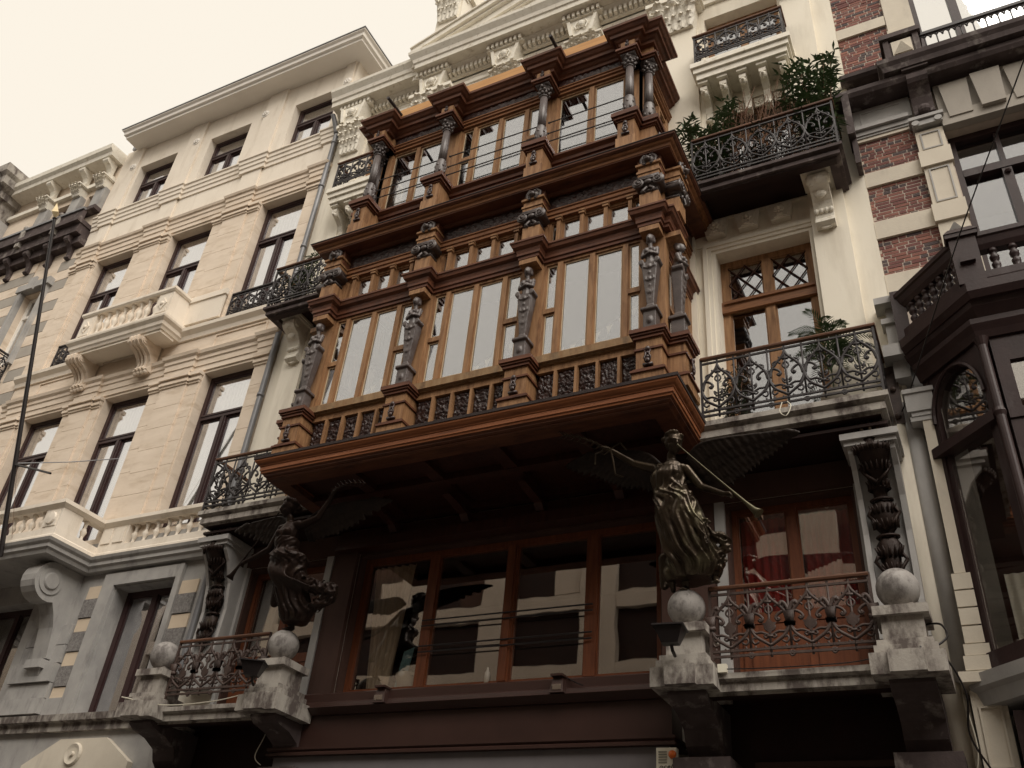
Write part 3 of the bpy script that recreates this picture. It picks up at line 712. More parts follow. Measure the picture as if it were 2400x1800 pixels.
# --- level 1 centre window, recessed
window(H, -7.98, -3.3, 4.85, 6.95, .14, [-6.73, -5.48, -4.30], {}, oaksh, glassd, .12, .15, .10, name='window')
MB().box(-5.53, -5.43, .10, .128, 4.97, 6.83).part('meeting_stile', oaksh, H)
MB().box(-7.98, -7.94, .001, .139, 4.85, 6.95).box(-3.34, -3.3, .001, .139, 4.85, 6.95).box(-7.94, -3.34, .001, .139, 6.91, 6.95).part('window_lining', brownsh, H)
mb = MB()
for z_ in (5.42, 5.50, 5.78, 5.86): mb.tube([(-6.78, .09, z_), (-4.26, .09, z_)], .011, 5)
mb.part('window_guard_rail', iron, H)
mb = MB(); mb.box(-8.3, -7.98, -.08, -.003, 4.6, 7.3).box(-3.3, -2.98, -.08, -.003, 4.6, 7.3); mb.part('window_jamb', brownsh, H)
mb = MB(); mb.box(-8.3, -2.98, -.22, -.003, 6.945, 7.10).box(-8.3, -2.98, -.12, -.003, 7.102, 7.29); mb.part('timber_lintel', darkw, H)
# --- shopfront
sf = MB(); sf.sweep([(-8.55, 0), (-8.55, -.42), (-3.06, -.42), (-3.06, 0)], [(-.4, 4.50), (0, 4.50), (.10, 4.57), (.06, 4.59), (.05, 4.64), (.02, 4.66), (.02, 4.76), (-.01, 4.78), (-.4, 4.78)])
sf.part('shop_cornice', shopm, H)
B(-8.5, -3.1, -.38, -.02, 4.11, 4.498).part('shop_fascia', shopm, H)
MB().sweep([(-8.5, 0), (-8.5, -.38), (-3.1, -.38), (-3.1, 0)], [(-.3, 4.01), (.05, 4.01), (.05, 4.04), (.025, 4.06), (.05, 4.08), (.05, 4.108), (-.3, 4.108)]).part('shop_moulding', shopm, H)
B(-8.46, -3.14, -.36, -.02, 2.9, 4.008).part('shop_sign_board', shopg, H)
B(-8.4, -3.2, -.2, -.02, .12, 2.898).part('shop_window', glassd, H)
for x0, x1 in ((-2.3, -.95), (mx_(-.95), mx_(-2.3))):
    mb = MB(); mb.box(x0, x1, -.1, -.003, 3.3, 3.62).box(x0, x1, -.06, -.003, 3.66, 3.8).box(x0, x1, -.14, -.003, 3.82, 3.88); mb.part('shop_door_lintel', shopm, H)
    B(x0-.4, x1+.3, -.02, -.002, .12, 4.55).part('shop_side_panel', nearblk, H)
# ============================================================= WOODEN BAY
PX4 = [-8.20, -6.43, -4.61, -2.84]
XL, XR = -8.24, -2.80
def bpath(o, y): return [(XL-o, 0), (XL-o, y), (XR+o, y), (XR+o, 0)]
# soffit with coffers
mb = MB(); mb.box(-8.36, -2.68, -1.70, -.02, 7.44, 7.48)
for x in (-8.3, -7.2, -6.1, -5.0, -3.9, -2.75): mb.box(x-.09, x+.09, -1.66, -.02, 7.35, 7.44)
for y in (-1.62, -.95, -.12): mb.box(-8.3, -2.74, y-.07, y+.07, 7.34, 7.44)
mb.part('bay_soffit', darkw, H)
for x in (-7.3, -6.1, -4.95, -3.8):
    MB().prismx([(-.02, 6.98+.14), (-.2, 7.12), (-.3, 7.2), (-.8, 7.255), (-.02, 7.255)], x-.06, x+.06).part('soffit_bracket', darkw, H)
bp = [(-8.40, 0), (-8.40, -1.76), (-2.66, -1.76), (-2.66, 0)]
MB().sweep(bp, [(-.2, 7.335), (.02, 7.335), (.04, 7.35), (.03, 7.365), (.07, 7.385), (.07, 7.40), (.09, 7.415), (-.2, 7.415)]).part('bay_base_moulding', redw, H)
MB().sweep(bp, [(-.2, 7.417), (.10, 7.417), (.105, 7.445), (.12, 7.45), (.12, 7.51), (-.2, 7.51)]).part('bay_base_fascia', orangew, H)
MB().sweep(bp, [(-.2, 7.512), (.13, 7.512), (.135, 7.53), (.16, 7.545), (.185, 7.575), (.19, 7.60), (-.2, 7.60)]).part('bay_base_cornice', orangew, H)
MB().sweep(bp, [(-.3, 7.602), (.20, 7.602), (.205, 7.64), (-.3, 7.66)]).part('bay_ledge_flashing', lead, H)
MB().box(-8.2, -2.86, -1.5, -.02, 7.5, 7.6).part('bay_floor', darkw, H)

def side_xf(x0):                       # local (x along depth, y inward) -> world right-hand side face
    def g(mesh_v): return [(x0-y, x, z) for x, y, z in mesh_v]
    return g
# plinth zone with carved panels
core = MB()
core.box(-8.16, -2.88, -1.52, -1.46, 7.6, 8.40)          # back board
core.box(-8.22, -2.82, -1.62, -1.46, 7.66, 7.74).box(-8.22, -2.82, -1.62, -1.46, 8.30, 8.40)
for sx in (XL, XR-.1): core.box(sx, sx+.1, -1.44, -.01, 7.66, 8.40)
core.part('bay_plinth', oakv, H)
pan_me = [relief(.275, .55, .05, 18, 34, leafy(s), 0).mesh('carved_panel', carved, True) for s in (1.3, 4.7, 8.2, 11.9, 15.1, 19.6)]
divs = {0: [-7.95, -7.63, -7.31, -6.99, -6.68], 1: [-6.17, -5.85, -5.53, -5.21, -4.89], 2: [-4.35, -4.03, -3.71, -3.40, -3.08]}
host = MB().box(-8.2, -2.84, -1.535, -1.525, 7.74, 8.30).part('carved_panel_backing', carved, H)
for i in range(3):
    a = PX4[i]+.17; b = PX4[i+1]-.17; n = 5; st = (b-a)/n
    for k in range(n):
        link(pan_me[(k*2+i*3+k//2) % 6], 'carved_panel', host, (a+st*k+.02, -1.56, 7.745), sc=((st-.04)/.275, 1, 1))
        if k: B(a+st*k-.018, a+st*k+.018, -1.64, -1.53, 7.74, 8.30).part('panel_stile', oakv, host)
# sill
MB().sweep(bpath(.0, -1.62), [(-.1, 8.40), (.03, 8.40), (.03, 8.42), (.07, 8.425), (.075, 8.53), (.05, 8.55), (-.1, 8.56)]).part('bay_sill', oakold, H)
# corner and pier backing
pb = MB()
for x in PX4: pb.box(x-.15, x+.15, -1.62, -1.45, 8.56, 11.25)
for s in (XL, XR): pb.box(s-.08 if s == XR else s, s if s == XR else s+.08, -1.45, -1.3, 8.56, 11.2); pb.box(s-.08 if s == XR else s, s if s == XR else s+.08, -.22, 0, 8.56, 11.2)
pb.part('bay_post', oakv, H)
# windows of the lower storey
wc = {0: (-8.05, -6.58, [-7.80, -7.32, -6.86]), 1: (-6.28, -4.76, [-6.00, -5.53, -5.06]), 2: (-4.46, -2.99, [-4.20, -3.72, -3.24])}
for i in range(3):
    a, b, cs = wc[i]
    window(H, a, b, 8.56, 10.22, -1.60, cs, {0: [9.34], 3: [9.34]}, oakv, glass, .045, .075, .08, bead=putty)
    aa, bb = PX4[i]+.15, PX4[i+1]-.15; n = 4
    cs2 = [aa+(bb-aa)*(k+.15)/4.3+.07 for k in range(0, 5)][0:5]
    cs2 = [aa+.19+k*(bb-aa-.38+.0)/3 for k in range(4)]
    window(H, aa, bb, 10.53, 11.08, -1.56, cs2, {}, oakv, glass, .05, .07, .08, name='frieze_window')
    for c in cs2:
        mb = MB(); mb.box(c-.028, c+.028, -1.63, -1.575, 10.58, 11.0).box(c-.045, c+.045, -1.65, -1.575, 11.0, 11.04).box(c-.05, c+.05, -1.66, -1.575, 11.042, 11.07).box(c-.04, c+.04, -1.64, -1.575, 10.54, 10.578)
        mb.part('small_pilaster', oakv, H)
    # carved frieze
    k = bb-aa
    relief(k, .26, .035, 60, 14, leafy(3+i, 22, 4), 0).part('carved_frieze', carved, H, True, loc=(aa, -1.62, 11.23))
def sidewin(x0, ya, yb, z0, z1, m, g, cols=[], rows=[]):
    old = MB.mesh
    def mm(s, name, mt, smooth=False):
        s2 = MB(); s2.v = [(x0-y if not MIRS[0] else mx_(x0)+y, x, z) for x, y, z in s.v]; s2.f = [q[::-1] for q in s.f] if MIRS[0] else s.f
        return old(s2, name, mt, smooth)
    MB.mesh = mm; window(H, ya, yb, z0, z1, 0, cols, rows, m, g, .05, .06, .07, name='side_window'); MB.mesh = old
MIRS = [False]
for MIRS[0] in (False, True):
    sidewin(XR, -1.25, -.22, 8.56, 10.22, oakv, glass, [-.74], [9.34])
    sidewin(XR, -1.25, -.22, 10.53, 11.08, oakv, glass, [-.99, -.74, -.48])
MIRS[0] = False
for s in (1, -1):
    x = XR if s == 1 else XL
    MB().box(x-.05, x+.05, -1.45, -.01, 11.2, 11.55).part('side_frieze_board', carved, H)
# transom entablature with breaks round the piers
def ressaut(y, o, w, xs, ends):
    """front path that steps forward by o around each pier centre"""
    p = [(XL, 0)]
    p += [(XL, -1.28), (XL-.2, -1.28), (XL-.2, -1.62), (PX4[0]-w, -1.62)] if 0 else [(XL, -1.26), (XL-o, -1.26), (XL-o, -1.68), (xs[0]-w, -1.68)]
    for k, x in enumerate(xs):
        p += [(x-w, y-o), (x+w, y-o)]
        if k < len(xs)-1: p += [(x+w, y), (xs[k+1]-w, y)]
    p += [(xs[-1]+w, -1.68), (XR+o, -1.68), (XR+o, -1.26), (XR, -1.26), (XR, 0)]
    return p
rp = ressaut(-1.62, .18, .15, PX4, None)
MB().sweep(rp, [(-.12, 10.22), (.01, 10.22), (.01, 10.27), (.03, 10.28), (.03, 10.33), (-.12, 10.33)]).part('transom_moulding', redw, H)
MB().sweep(rp, [(-.12, 10.332), (.03, 10.332), (.04, 10.38), (.085, 10.41), (.10, 10.46), (.115, 10.47), (.115, 10.50), (-.12, 10.53)]).part('transom_cornice', redw, H)
MB().sweep(bpath(0, -1.60), [(-.1, 11.08), (.02, 11.08), (.02, 11.13), (.04, 11.14), (.04, 11.20), (.06, 11.21), (.06, 11.23), (-.1, 11.23)]).part('bay_architrave', oakh, H)
# middle cornice
mp = [(-8.30, 0), (-8.30, -1.66), (-2.74, -1.66), (-2.74, 0)]
MB().sweep(mp, [(-.3, 11.50), (.0, 11.50), (.03, 11.52), (.04, 11.535), (.22, 11.54), (.22, 11.56), (-.3, 11.56)]).part('middle_cornice_soffit', redw, H)
MB().sweep(mp, [(-.3, 11.562), (.23, 11.562), (.24, 11.60), (.27, 11.615), (.29, 11.64), (-.3, 11.64)]).part('middle_cornice', oakh, H)
MB().sweep(mp, [(-.35, 11.642), (.30, 11.642), (.33, 11.665), (.335, 11.69), (-.35, 11.78)]).part('middle_cornice_crown', redw, H)
MB().sweep(mp, [(-.35, 11.782), (-.05, 11.745), (.33, 11.694), (.345, 11.694), (.345, 11.706), (-.35, 11.80)]).part('bay_roof_flashing', lead, H)
for x in PX4: MB().box(x-.17, x+.17, -1.80, -1.6, 11.24, 11.52).part('frieze_block', redw, H)

# carved figures
cb = MB(); cb.cbox(0, 0, .17, .19, .17, .32).cbox(0, 0, .35, .26, .23, .05).cbox(0, 0, .02, .25, .21, .05).cbox(0, 0, .40, .13, .12, .08)
cb.ball((0, -.085, .18), .05, 1, .5, 1.2, 8, 6)
cb.frus(-.05, .05, -.05, .05, .43, -.13, .13, -.09, .07, 1.12)
for i in range(6):
    z_ = .55+i*.1
    cb.ball((0, -.056-.007*i, z_), (.014, .026, .016, .03, .02, .034)[i], 1, .6, 1.1, 7, 5)
    for s in (-1, 1):
        if i % 2: cb.tube([(s*.01, -.058-.007*i, z_-.03), (s*(.03+.012*i), -.056-.007*i, z_), (s*(.02+.012*i), -.056-.007*i, z_+.04)], .011, 5)
for s in (-1, 1):
    cb.lathe([(.001, -.1), (.045, -.1), (.045, .05), (.001, .05)], 10, (s*.125, 0, 1.14), axis='y')
cb.cone((0, -.01, 1.13), (0, -.01, 1.30), .085, .075, 10)
cb.ball((0, -.02, 1.34), .10, 1.2, .8, .8, 12, 8); cb.ball((-.04, -.09, 1.33), .036, n=8, m=6); cb.ball((.04, -.09, 1.33), .036, n=8, m=6)
for s in (-1, 1):
    cb.cone((s*.105, -.02, 1.38), (s*.12, -.06, 1.25), .036, .03, 8); cb.cone((s*.12, -.06, 1.25), (s*-.03, -.12, 1.27+.02*s), .028, .022, 8)
cb.cone((0, -.02, 1.42), (0, -.03, 1.48), .036, .034, 8)
cb.ball((0, -.04, 1.555), .068, .92, 1, 1.2, 12, 8); cb.ball((-.055, -.01, 1.54), .03, .8, 1, 1.6, 8, 6); cb.ball((.055, -.01, 1.54), .03, .8, 1, 1.6, 8, 6); cb.ball((0, -.105, 1.535), .013, .8, 1, 1.6, 6, 4); cb.ball((0, -.02, 1.58), .07, 1.05, 1, .9, 10, 7)
cb.ball((0, .01, 1.62), .05, 1.2, 1, .7, 8, 6)
cary_me = remesh(cb, 'caryatid', ironwood, .0105, 1, instance_only=True)
# ionic capital with lion mask above
ic = MB(); ic.cbox(0, 0, .06, .24, .2, .03).cbox(0, 0, .30, .30, .26, .05).cbox(0, -.01, .20, .26, .2, .14)
for s in (-1, 1):
    ic.lathe([(.001, -.15), (.08, -.15), (.088, -.135), (.08, -.11), (.06, -.06), (.055, .08), (.001, .08)], 16, (s*.145, 0, .19), axis='y')
    ic.tube(spiral(s*.145, .19, .068, 1.6, pi/2, s, 16, -.155), .012, 5); ic.ball((s*.145, -.16, .19), .018, n=8, m=5)
    ic.tube([(s*.02, -.12, .1), (s*.08, -.13, .04), (s*.05, -.12, 0)], .02, 5)
ic.ball((0, -.13, .19), .045, 1.3, .8, 1, 8, 6); ic.tube([(-.2, -.13, .26), (0, -.15, .23), (.2, -.13, .26)], .018, 5)
ion_me = ic.mesh('ionic_capital', ironwood, True)
lm = MB(); lm.ball((0, 0, 0), .095, 1.1, .9, 1.05, 12, 8); lm.ball((0, -.085, -.03), .05, 1.1, .9, .8, 10, 6); lm.ball((0, -.12, -.015), .018, 1.2, 1, .8, 6, 4)
for s in (-1, 1): lm.ball((s*.04, -.08, .03), .02, n=6, m=4); lm.ball((s*.085, -.02, .07), .032, n=7, m=5); lm.tube([(s*.05, -.05, .09), (s*.11, -.03, .03), (s*.1, -.03, -.07), (s*.03, -.06, -.10)], .025, 6)
lion_me = lm.mesh('lion_head', ironwood, True)
om = MB(); om.cbox(0, 0, -.12, .12, .05, .03)
for i, (z_, r_) in enumerate(((-.07, .035), (-.02, .028), (.04, .024), (.10, .035))): om.ball((0, -.02, z_), r_, 1, .8, 1.1, 8, 5)
for s in (-1, 1): om.tube([(s*.02, -.02, -.09), (s*.04, -.03, -.03), (s*.02, -.03, .02), (s*.035, -.02, .08)], .012, 5)
orn_me = om.mesh('carved_drop', carved, True)

def pier(x, y, a):
    """carved pier, outward direction -Y rotated by a; pedestal, figure, capital"""
    ca, sa = cos(a), sin(a)
    def loc(lx, ly, z_): return (x+lx*ca-ly*sa, y+lx*sa+ly*ca, z_)
    def rb_(w, d, z0, z1, oy=0): return (w, d, z0, z1, oy)
    mb = MB()
    for w, d, z0, z1 in ((.40, .38, 7.655, 7.80), (.32, .32, 7.86, 8.13)): mb.box(-w/2, w/2, -d/2, .22, z0, z1)
    plink(mb, 'pedestal', oakv, H, (x, y, 0), (0, 0, a))
    mb = MB()
    for w, z0, z1 in ((.43, 7.80, 7.83), (.38, 7.832, 7.858), (.36, 8.132, 8.16), (.38, 8.30, 8.34), (.42, 8.342, 8.37), (.46, 8.372, 8.43)): mb.box(-w/2, w/2, -w/2, .22, z0, z1)
    plink(mb, 'pedestal_moulding', redw, H, (x, y, 0), (0, 0, a))
    link(B(-.16, .16, -.16, .22, 8.162, 8.298).mesh('pedestal_neck', oakv), 'pedestal_neck', H, (x, y, 0), (0, 0, a))
    link(orn_me, 'carved_drop', H, loc(0, -.18, 8.02), (0, 0, a))
    link(cary_me, 'caryatid', H, loc(0, -.05, 8.432), (0, 0, a), (.84, 1, 1.0))
    mb = MB()
    for w, z0, z1 in ((.27, 10.12, 10.20), (.27, 10.55, 10.82), (.31, 11.14, 11.20), (.34, 11.202, 11.24), (.30, 11.242, 11.34), (.36, 11.342, 11.38)): mb.box(-w/2, w/2, -w/2, .2, z0, z1)
    plink(mb, 'pier_shaft', oakv, H, (x, y, 0), (0, 0, a))
    link(ion_me, 'ionic_capital', H, loc(0, -.03, 10.82), (0, 0, a))
    link(lion_me, 'lion_head', H, loc(0, -.12, 11.45), (0, 0, a))
for x in PX4: pier(x, -1.68, 0)
pier(-2.62, -1.46, pi/2); pier(mx_(-2.62), -1.46, -pi/2)

# ---------------- upper storey (loggia)
P3 = [-7.97, -6.54, -4.69, -3.20]
U0, U1, UY = -8.02, -3.05, -1.42
wl3 = MB()
for x in P3: wl3.box(x-.15, x+.13, UY, UY+.12, 12.3, 14.2)
for x in (U0, U1-.08): wl3.box(x, x+.08, UY, -.01, 11.8, 12.7); wl3.box(x, x+.08, UY, UY+.3, 12.7, 14.2); wl3.box(x, x+.08, -.3, -.01, 12.7, 14.2)
wl3.box(U0+.08, U1-.08, UY+.02, UY+.1, 11.8, 12.6)
wl3.part('upper_bay_post', oakv, H)
up = [(U0, 0), (U0, UY), (U1, UY), (U1, 0)]
MB().sweep(up, [(-.08, 11.9), (.08, 11.9), (.08, 12.15), (.05, 12.17), (.05, 12.30), (.02, 12.32), (.02, 12.46), (-.08, 12.46)]).part('upper_bay_plinth', redw, H)
MB().sweep(up, [(-.08, 12.462), (.05, 12.462), (.06, 12.52), (.12, 12.56), (.12, 12.60), (.06, 12.64), (.03, 12.70), (-.08, 12.72)]).part('upper_bay_sill', redw, H)
window(H, -7.87, -6.72, 12.73, 14.19, UY+.02, [-7.30], {}, oakv, glass, .045, .08, .07, bead=putty)
window(H, -6.42, -4.83, 12.73, 14.19, UY+.02, [-6.13, -5.63, -5.13], {0: [13.40], 3: [13.40]}, oakv, glass, .045, .075, .07, bead=putty)
window(H, -4.58, -3.34, 12.73, 14.19, UY+.02, [-3.95], {}, oakv, glass, .045, .08, .07, bead=putty)
for MIRS[0] in (False, True):
    x_ = XR; XRs = U1
    sidewin(U1 if not MIRS[0] else mx_(U0), -1.1, -.3, 12.72, 14.08, oakv, glass, [-.7])
MIRS[0] = False
MB().sweep(up, [(-.08, 14.19), (.02, 14.19), (.02, 14.24), (.05, 14.25), (.05, 14.29), (.07, 14.30), (.07, 14.32), (-.08, 14.32)]).part('upper_architrave', oakh, H)
for i in range(3):
    a, b = P3[i]+.16, P3[i+1]-.16
    relief(b-a, .15, .03, 50, 8, leafy(6+i, 18, 4), 0).part('upper_carved_frieze', carved, H, True, loc=(a, UY-.05, 14.32))
def rp3(y, o, w):
    p = [(U0-.0, 0), (U0, -1.25), (U0-o, -1.25), (U0-o, y-.0), (P3[0]-w, y)] if 0 else [(U0, 0), (U0, -1.22), (U0-.22, -1.22), (U0-.22, -1.60), (P3[0]-w, -1.60)]
    for k, x in enumerate(P3):
        p += [(x-w, y-o), (x+w, y-o)]
        if k < 3: p += [(x+w, y), (P3[k+1]-w, y)]
    p += [(P3[-1]+w, -1.60), (U1+.22, -1.60), (U1+.22, -1.22), (U1, -1.22), (U1, 0)]
    return p
r3 = rp3(-1.50, .22, .155)
MB().sweep(r3, [(-.1, 14.47), (.01, 14.47), (.02, 14.52), (.05, 14.54), (.08, 14.58), (-.1, 14.58)]).part('upper_bed_moulding', redw, H)
MB().sweep(r3, [(-.1, 14.582), (.12, 14.582), (.13, 14.64), (.16, 14.66), (.19, 14.70), (.215, 14.72), (.22, 14.77), (-.1, 14.78)]).part('upper_cornice', redw, H)
for i in range(3):
    a, b = P3[i]+.22, P3[i+1]-.22
    B(a-.04, b+.04, -1.70, -1.56, 14.782, 15.0).part('upper_parapet_board', vboard, H)
for x in P3: MB().box(x-.16, x+.16, -1.84, -1.3, 14.782, 14.83).part('cornice_cap', redw, H)
MB().box(U0-.1, U1+.12, -1.54, -.0, 14.74, 14.82).part('bay_roof', lead, H)
# columns
fl = MB()
fl.lathe([(.085, 0), (.085, .03), (.075, .05), (.085, .075), (.07, .09)], 20)
fl.lathe([(.07, .09), (.088, .15), (.093, .25), (.09, .37), (.078, .42), (.085, .44), (.072, .46)], 28, fn=lambda a, z: 1+.10*noise.noise(Vector((3*cos(a), 3*sin(a), z*16))))
for i in range(12):
    a = i*pi*2/6+(.5 if i > 5 else 0); fl.ball((.08*cos(a), .08*sin(a), .18+.13*(i > 5)), .026, 1, 1, 1.5, 7, 5)
fl.lathe([(.070, .46), (.068, .8), (.060, 1.20)], 40, fn=lambda a, z: 1-.11*max(0, cos(14*a)))
fl.lathe([(.066, 1.20), (.072, 1.22), (.062, 1.24)], 20)
col_me = fl.mesh('fluted_column', ironwood, True)
cc = MB(); cc.lathe([(.062, 0), (.07, .06), (.078, .12), (.10, .17), (.12, .20)], 16)
for r0_, z_, n in ((.078, .05, 8), (.09, .11, 8), (.115, .165, 4)):
    for i in range(n):
        a = 2*pi*(i+.5*(r0_ > .08))/n+pi/4*(n == 4); cc.ball((r0_*cos(a), r0_*sin(a), z_), .028, 1, 1, 1.3, 6, 4)
cc.cbox(0, 0, .215, .24, .24, .03)
cap_me = cc.mesh('column_capital', ironwood, True)
def col3(x, y, a):
    c = link(col_me, 'fluted_column', H, (x, y, 12.72))
    link(cap_me, 'column_capital', c, (x, y, 13.94))
    mb = MB()
    for w, z0, z1 in ((.30, 11.76, 12.14), (.26, 12.14, 12.50)): mb.box(-w/2, w/2, -w/2, .28, z0, z1)
    link(mb.mesh('column_pedestal', oakv), 'column_pedestal', H, (x, y, 0), (0, 0, a))
    mb = MB()
    for w, z0, z1 in ((.30, 12.502, 12.53), (.36, 12.532, 12.58), (.42, 12.582, 12.66), (.36, 12.662, 12.71)): mb.box(-w/2, w/2, -w/2, .28, z0, z1)
    link(mb.mesh('column_pedestal_cap', redw), 'column_pedestal_cap', H, (x, y, 0), (0, 0, a))
    ca, sa = cos(a), sin(a)
    link(orn_me, 'carved_drop', H, (x+.14*sa, y-.14*ca, 12.33), (0, 0, a))
    mb = MB(); mb.box(-.15, .15, -.15, .28, 14.175, 14.21); mb.box(-.18, .18, -.18, .28, 14.212, 14.26)
    link(mb.mesh('column_abacus', redw), 'column_abacus', H, (x, y, 0), (0, 0, a))
    link(B(-.115, .115, -.115, .28, 14.262, 14.47).mesh('column_block', oakv), 'column_block', H, (x, y, 0), (0, 0, a))
    link(orn_me, 'carved_drop', H, (x+.12*sa, y-.12*ca, 14.37), (0, 0, a), (.7, 1, .6))
for x in P3: col3(x, -1.66, 0)
col3(-2.97, -1.42, pi/2); col3(mx_(-2.97)-.02, -1.42, -pi/2)
for a, b in ((P3[0], P3[1]), (P3[1], P3[2]), (P3[2], P3[3])):
    mb = MB()
    for z_ in (13.38, 13.12, 12.92): mb.tube([(a+.06, -1.56, z_), (b-.06, -1.56, z_)], .011, 5); mb.ball((a+.08, -1.56, z_), .02, n=6, m=4)
    mb.part('loggia_rail', iron, H)
for x in (-7.25, -5.62, -3.95):
    mb = MB()
    mb.ball((x, -1.62, 12.06), .08, 1, .8, 1.2, 8, 6); mb.ball((x, -1.66, 12.0), .04, n=7, m=5)
    for s in (-1, 1):
        mb.tube([(x+s*.06, -1.62, 12.05), (x+s*.15, -1.62, 12.1), (x+s*.24, -1.62, 12.0), (x+s*.32, -1.62, 11.98), (x+s*.36, -1.62, 12.03)], .025, 6); mb.tube([(x+s*.1, -1.62, 11.95), (x+s*.2, -1.62, 11.92), (x+s*.3, -1.62, 11.9)], .03, 6)
    mb.part('crest_ornament', carved, H, True)
for x in (-7.62, -4.42): MB().tube([(x, -1.7, 14.85), (x+.0, -2.15, 14.82)], .03, 10).part('drain_spout', iron, H)
# rooms seen through the bay
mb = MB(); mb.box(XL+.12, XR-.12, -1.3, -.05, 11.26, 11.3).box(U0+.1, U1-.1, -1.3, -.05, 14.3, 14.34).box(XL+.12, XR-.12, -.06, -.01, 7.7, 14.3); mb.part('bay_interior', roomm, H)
# ============================================================= LEFT SANDSTONE HOUSE
L_ = thing('sandstone_town_house', 'pale sandstone town house with three window bays, balustraded balconies and a white box gutter', 'house', (-14.9, 0, 0))
LX = [-17.32, -14.78, -12.0]; hw = .68
f5 = [(x-hw, x+hw, 17.93, 19.62) for x in LX]; f4 = [(x-hw, x+hw, 12.78, 16.13) for x in LX]; f3 = [(x-hw, x+hw, 8.0, 11.4) for x in LX]
f1 = [(-13.06, -11.66, 4.82, 6.96), (-16.55, -15.08, 4.82, 6.9)]
wall(MB(), -18.9, -10.92, 16.75, 20.55, 0, .4, f5).part('upper_wall', sandp, L_)
wall(MB(), -18.9, -10.92, 7.9, 16.748, 0, .4, f4+f3).part('wall', sand, L_)
wall(MB(), -18.9, -10.92, 0, 7.898, 0, .4, f1).part('lower_wall', blue, L_)
mb = MB(); mb.box(-18.9, -10.95, 3.2, 10, 0, 20.6)
for z_ in (4.2, 7.6, 12.2, 17.2, 20.4): mb.box(-18.9, -10.95, .41, 3.2, z_, z_+.2)
for x in (-18.9, -11.1, -15.98, -13.45): mb.box(x, x+.12, .41, 3.2, 0, 20.6)
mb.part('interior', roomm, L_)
B(-11.04, -10.921, .401, 9, 7, 21.2).part('gable_wall', sandp, L_)
def lpath(o, base=0.0, D=True):
    p = [(-18.9, -base)]
    for a, b in ((-18.55, -18.1), (-16.36, -15.72), (-13.72, -13.02), (-11.28, -10.96)):
        p += [(a, -base), (a, -base-o), (b, -base-o), (b, -base)]
    return p
# fascia strings
MB().sweep(lpath(.06), [(-.02, 17.46), (.03, 17.46), (.03, 17.58), (.055, 17.60), (.055, 17.71), (.08, 17.73), (.08, 17.84), (.11, 17.86), (.11, 17.90), (-.02, 17.93)]).part('string_course', sandp, L_)
MB().sweep(lpath(.06), [(-.02, 16.2), (.03, 16.2), (.03, 16.32), (.05, 16.33), (.05, 16.46), (.075, 16.48), (.075, 16.58), (.11, 16.60), (.13, 16.66), (-.02, 16.72)]).part('entablature', sand, L_)
MB().sweep(lpath(.06), [(-.02, 11.46), (.03, 11.46), (.03, 11.58), (.05, 11.59), (.05, 11.72), (.075, 11.74), (.075, 11.82), (.12, 11.86), (.14, 11.93), (-.02, 11.98)]).part('entablature', sand, L_)
MB().sweep([(-18.9, 0), (-10.95, 0)], [(-.02, 12.42), (.04, 12.42), (.06, 12.52), (.14, 12.60), (.15, 12.68), (-.02, 12.72)]).part('sill_band', sandp, L_)
# pilasters with caps
for z0, z1 in ((8.3, 11.2), (12.75, 15.95)):
    for a, b in ((-18.88, -18.03), (-16.6, -15.5), (-14.06, -12.72), (-11.30, -10.94)):
        nb = 6; hz = (z1+.22-z0)/nb
        for q in range(nb): B(a, b, -.035, -.002, z0+q*hz+.004, z0+(q+1)*hz-.004).part('stone_block', sand, L_)
        c0, c1 = {-18.88: (-18.55, -18.1), -16.6: (-16.36, -15.72), -14.06: (-13.72, -13.02), -11.30: (-11.28, -10.96)}[a]
        hz = (z1-z0)/nb
        for q in range(nb): B(c0, c1, -.075, -.036, z0+q*hz+.004, z0+(q+1)*hz-.004).part('stone_block', sand, L_)
        mb = MB()
        for o, q0, q1 in ((.02, z1-.03, z1+.02), (.05, z1+.022, z1+.08), (.03, z1+.082, z1+.14), (.075, z1+.142, z1+.22)): mb.box(a-o*.4, b+o*.4, -.04-o, -.01, q0, q1); mb.box(c0-o*.6, c1+o*.6, -.08-o, -.01, q0, q1)
        mb.part('pilaster_cap', sand, L_)
        for o, q0, q1 in ((.05, z0+.98, z0+1.03), (.03, z0+1.03, z0+1.08)): pass
for a, b in ((-18.5, -18.12), (-16.3, -15.78), (-13.66, -13.08), (-11.24, -10.98)):
    B(a, b, -.05, -.002, 17.94, 20.5).part('pilaster', sandp, L_); B(a, b, -.05, -.002, 16.73, 17.45).part('pilaster', sandp, L_)
for a, b in ((-18.0, -16.7), (-12.72, -11.35)):
    mb = MB(); mb.box(a, b, -.025, -.002, 12.04, 12.07).box(a, b, -.025, -.002, 12.33, 12.36).box(a, a+.03, -.025, -.002, 12.07, 12.33).box(b-.03, b, -.025, -.002, 12.07, 12.33); mb.part('frieze_panel', sand, L_)
for x in (-18.28, -15.95, -13.62, -11.08):
    mb = MB(); mb.lathe([(.001, 0), (.11, 0), (.12, -.03), (.08, -.04), (.001, -.05)][::-1], 16, (x, -.03, 19.68), axis='y')
    for i in range(6): mb.ball((x+.055*cos(i*pi/3), -.08, 19.68+.055*sin(i*pi/3)), .035, 1, .6, 1, 7, 4)
    mb.ball((x, -.09, 19.68), .025, n=6, m=4); mb.part('rosette', white, L_)
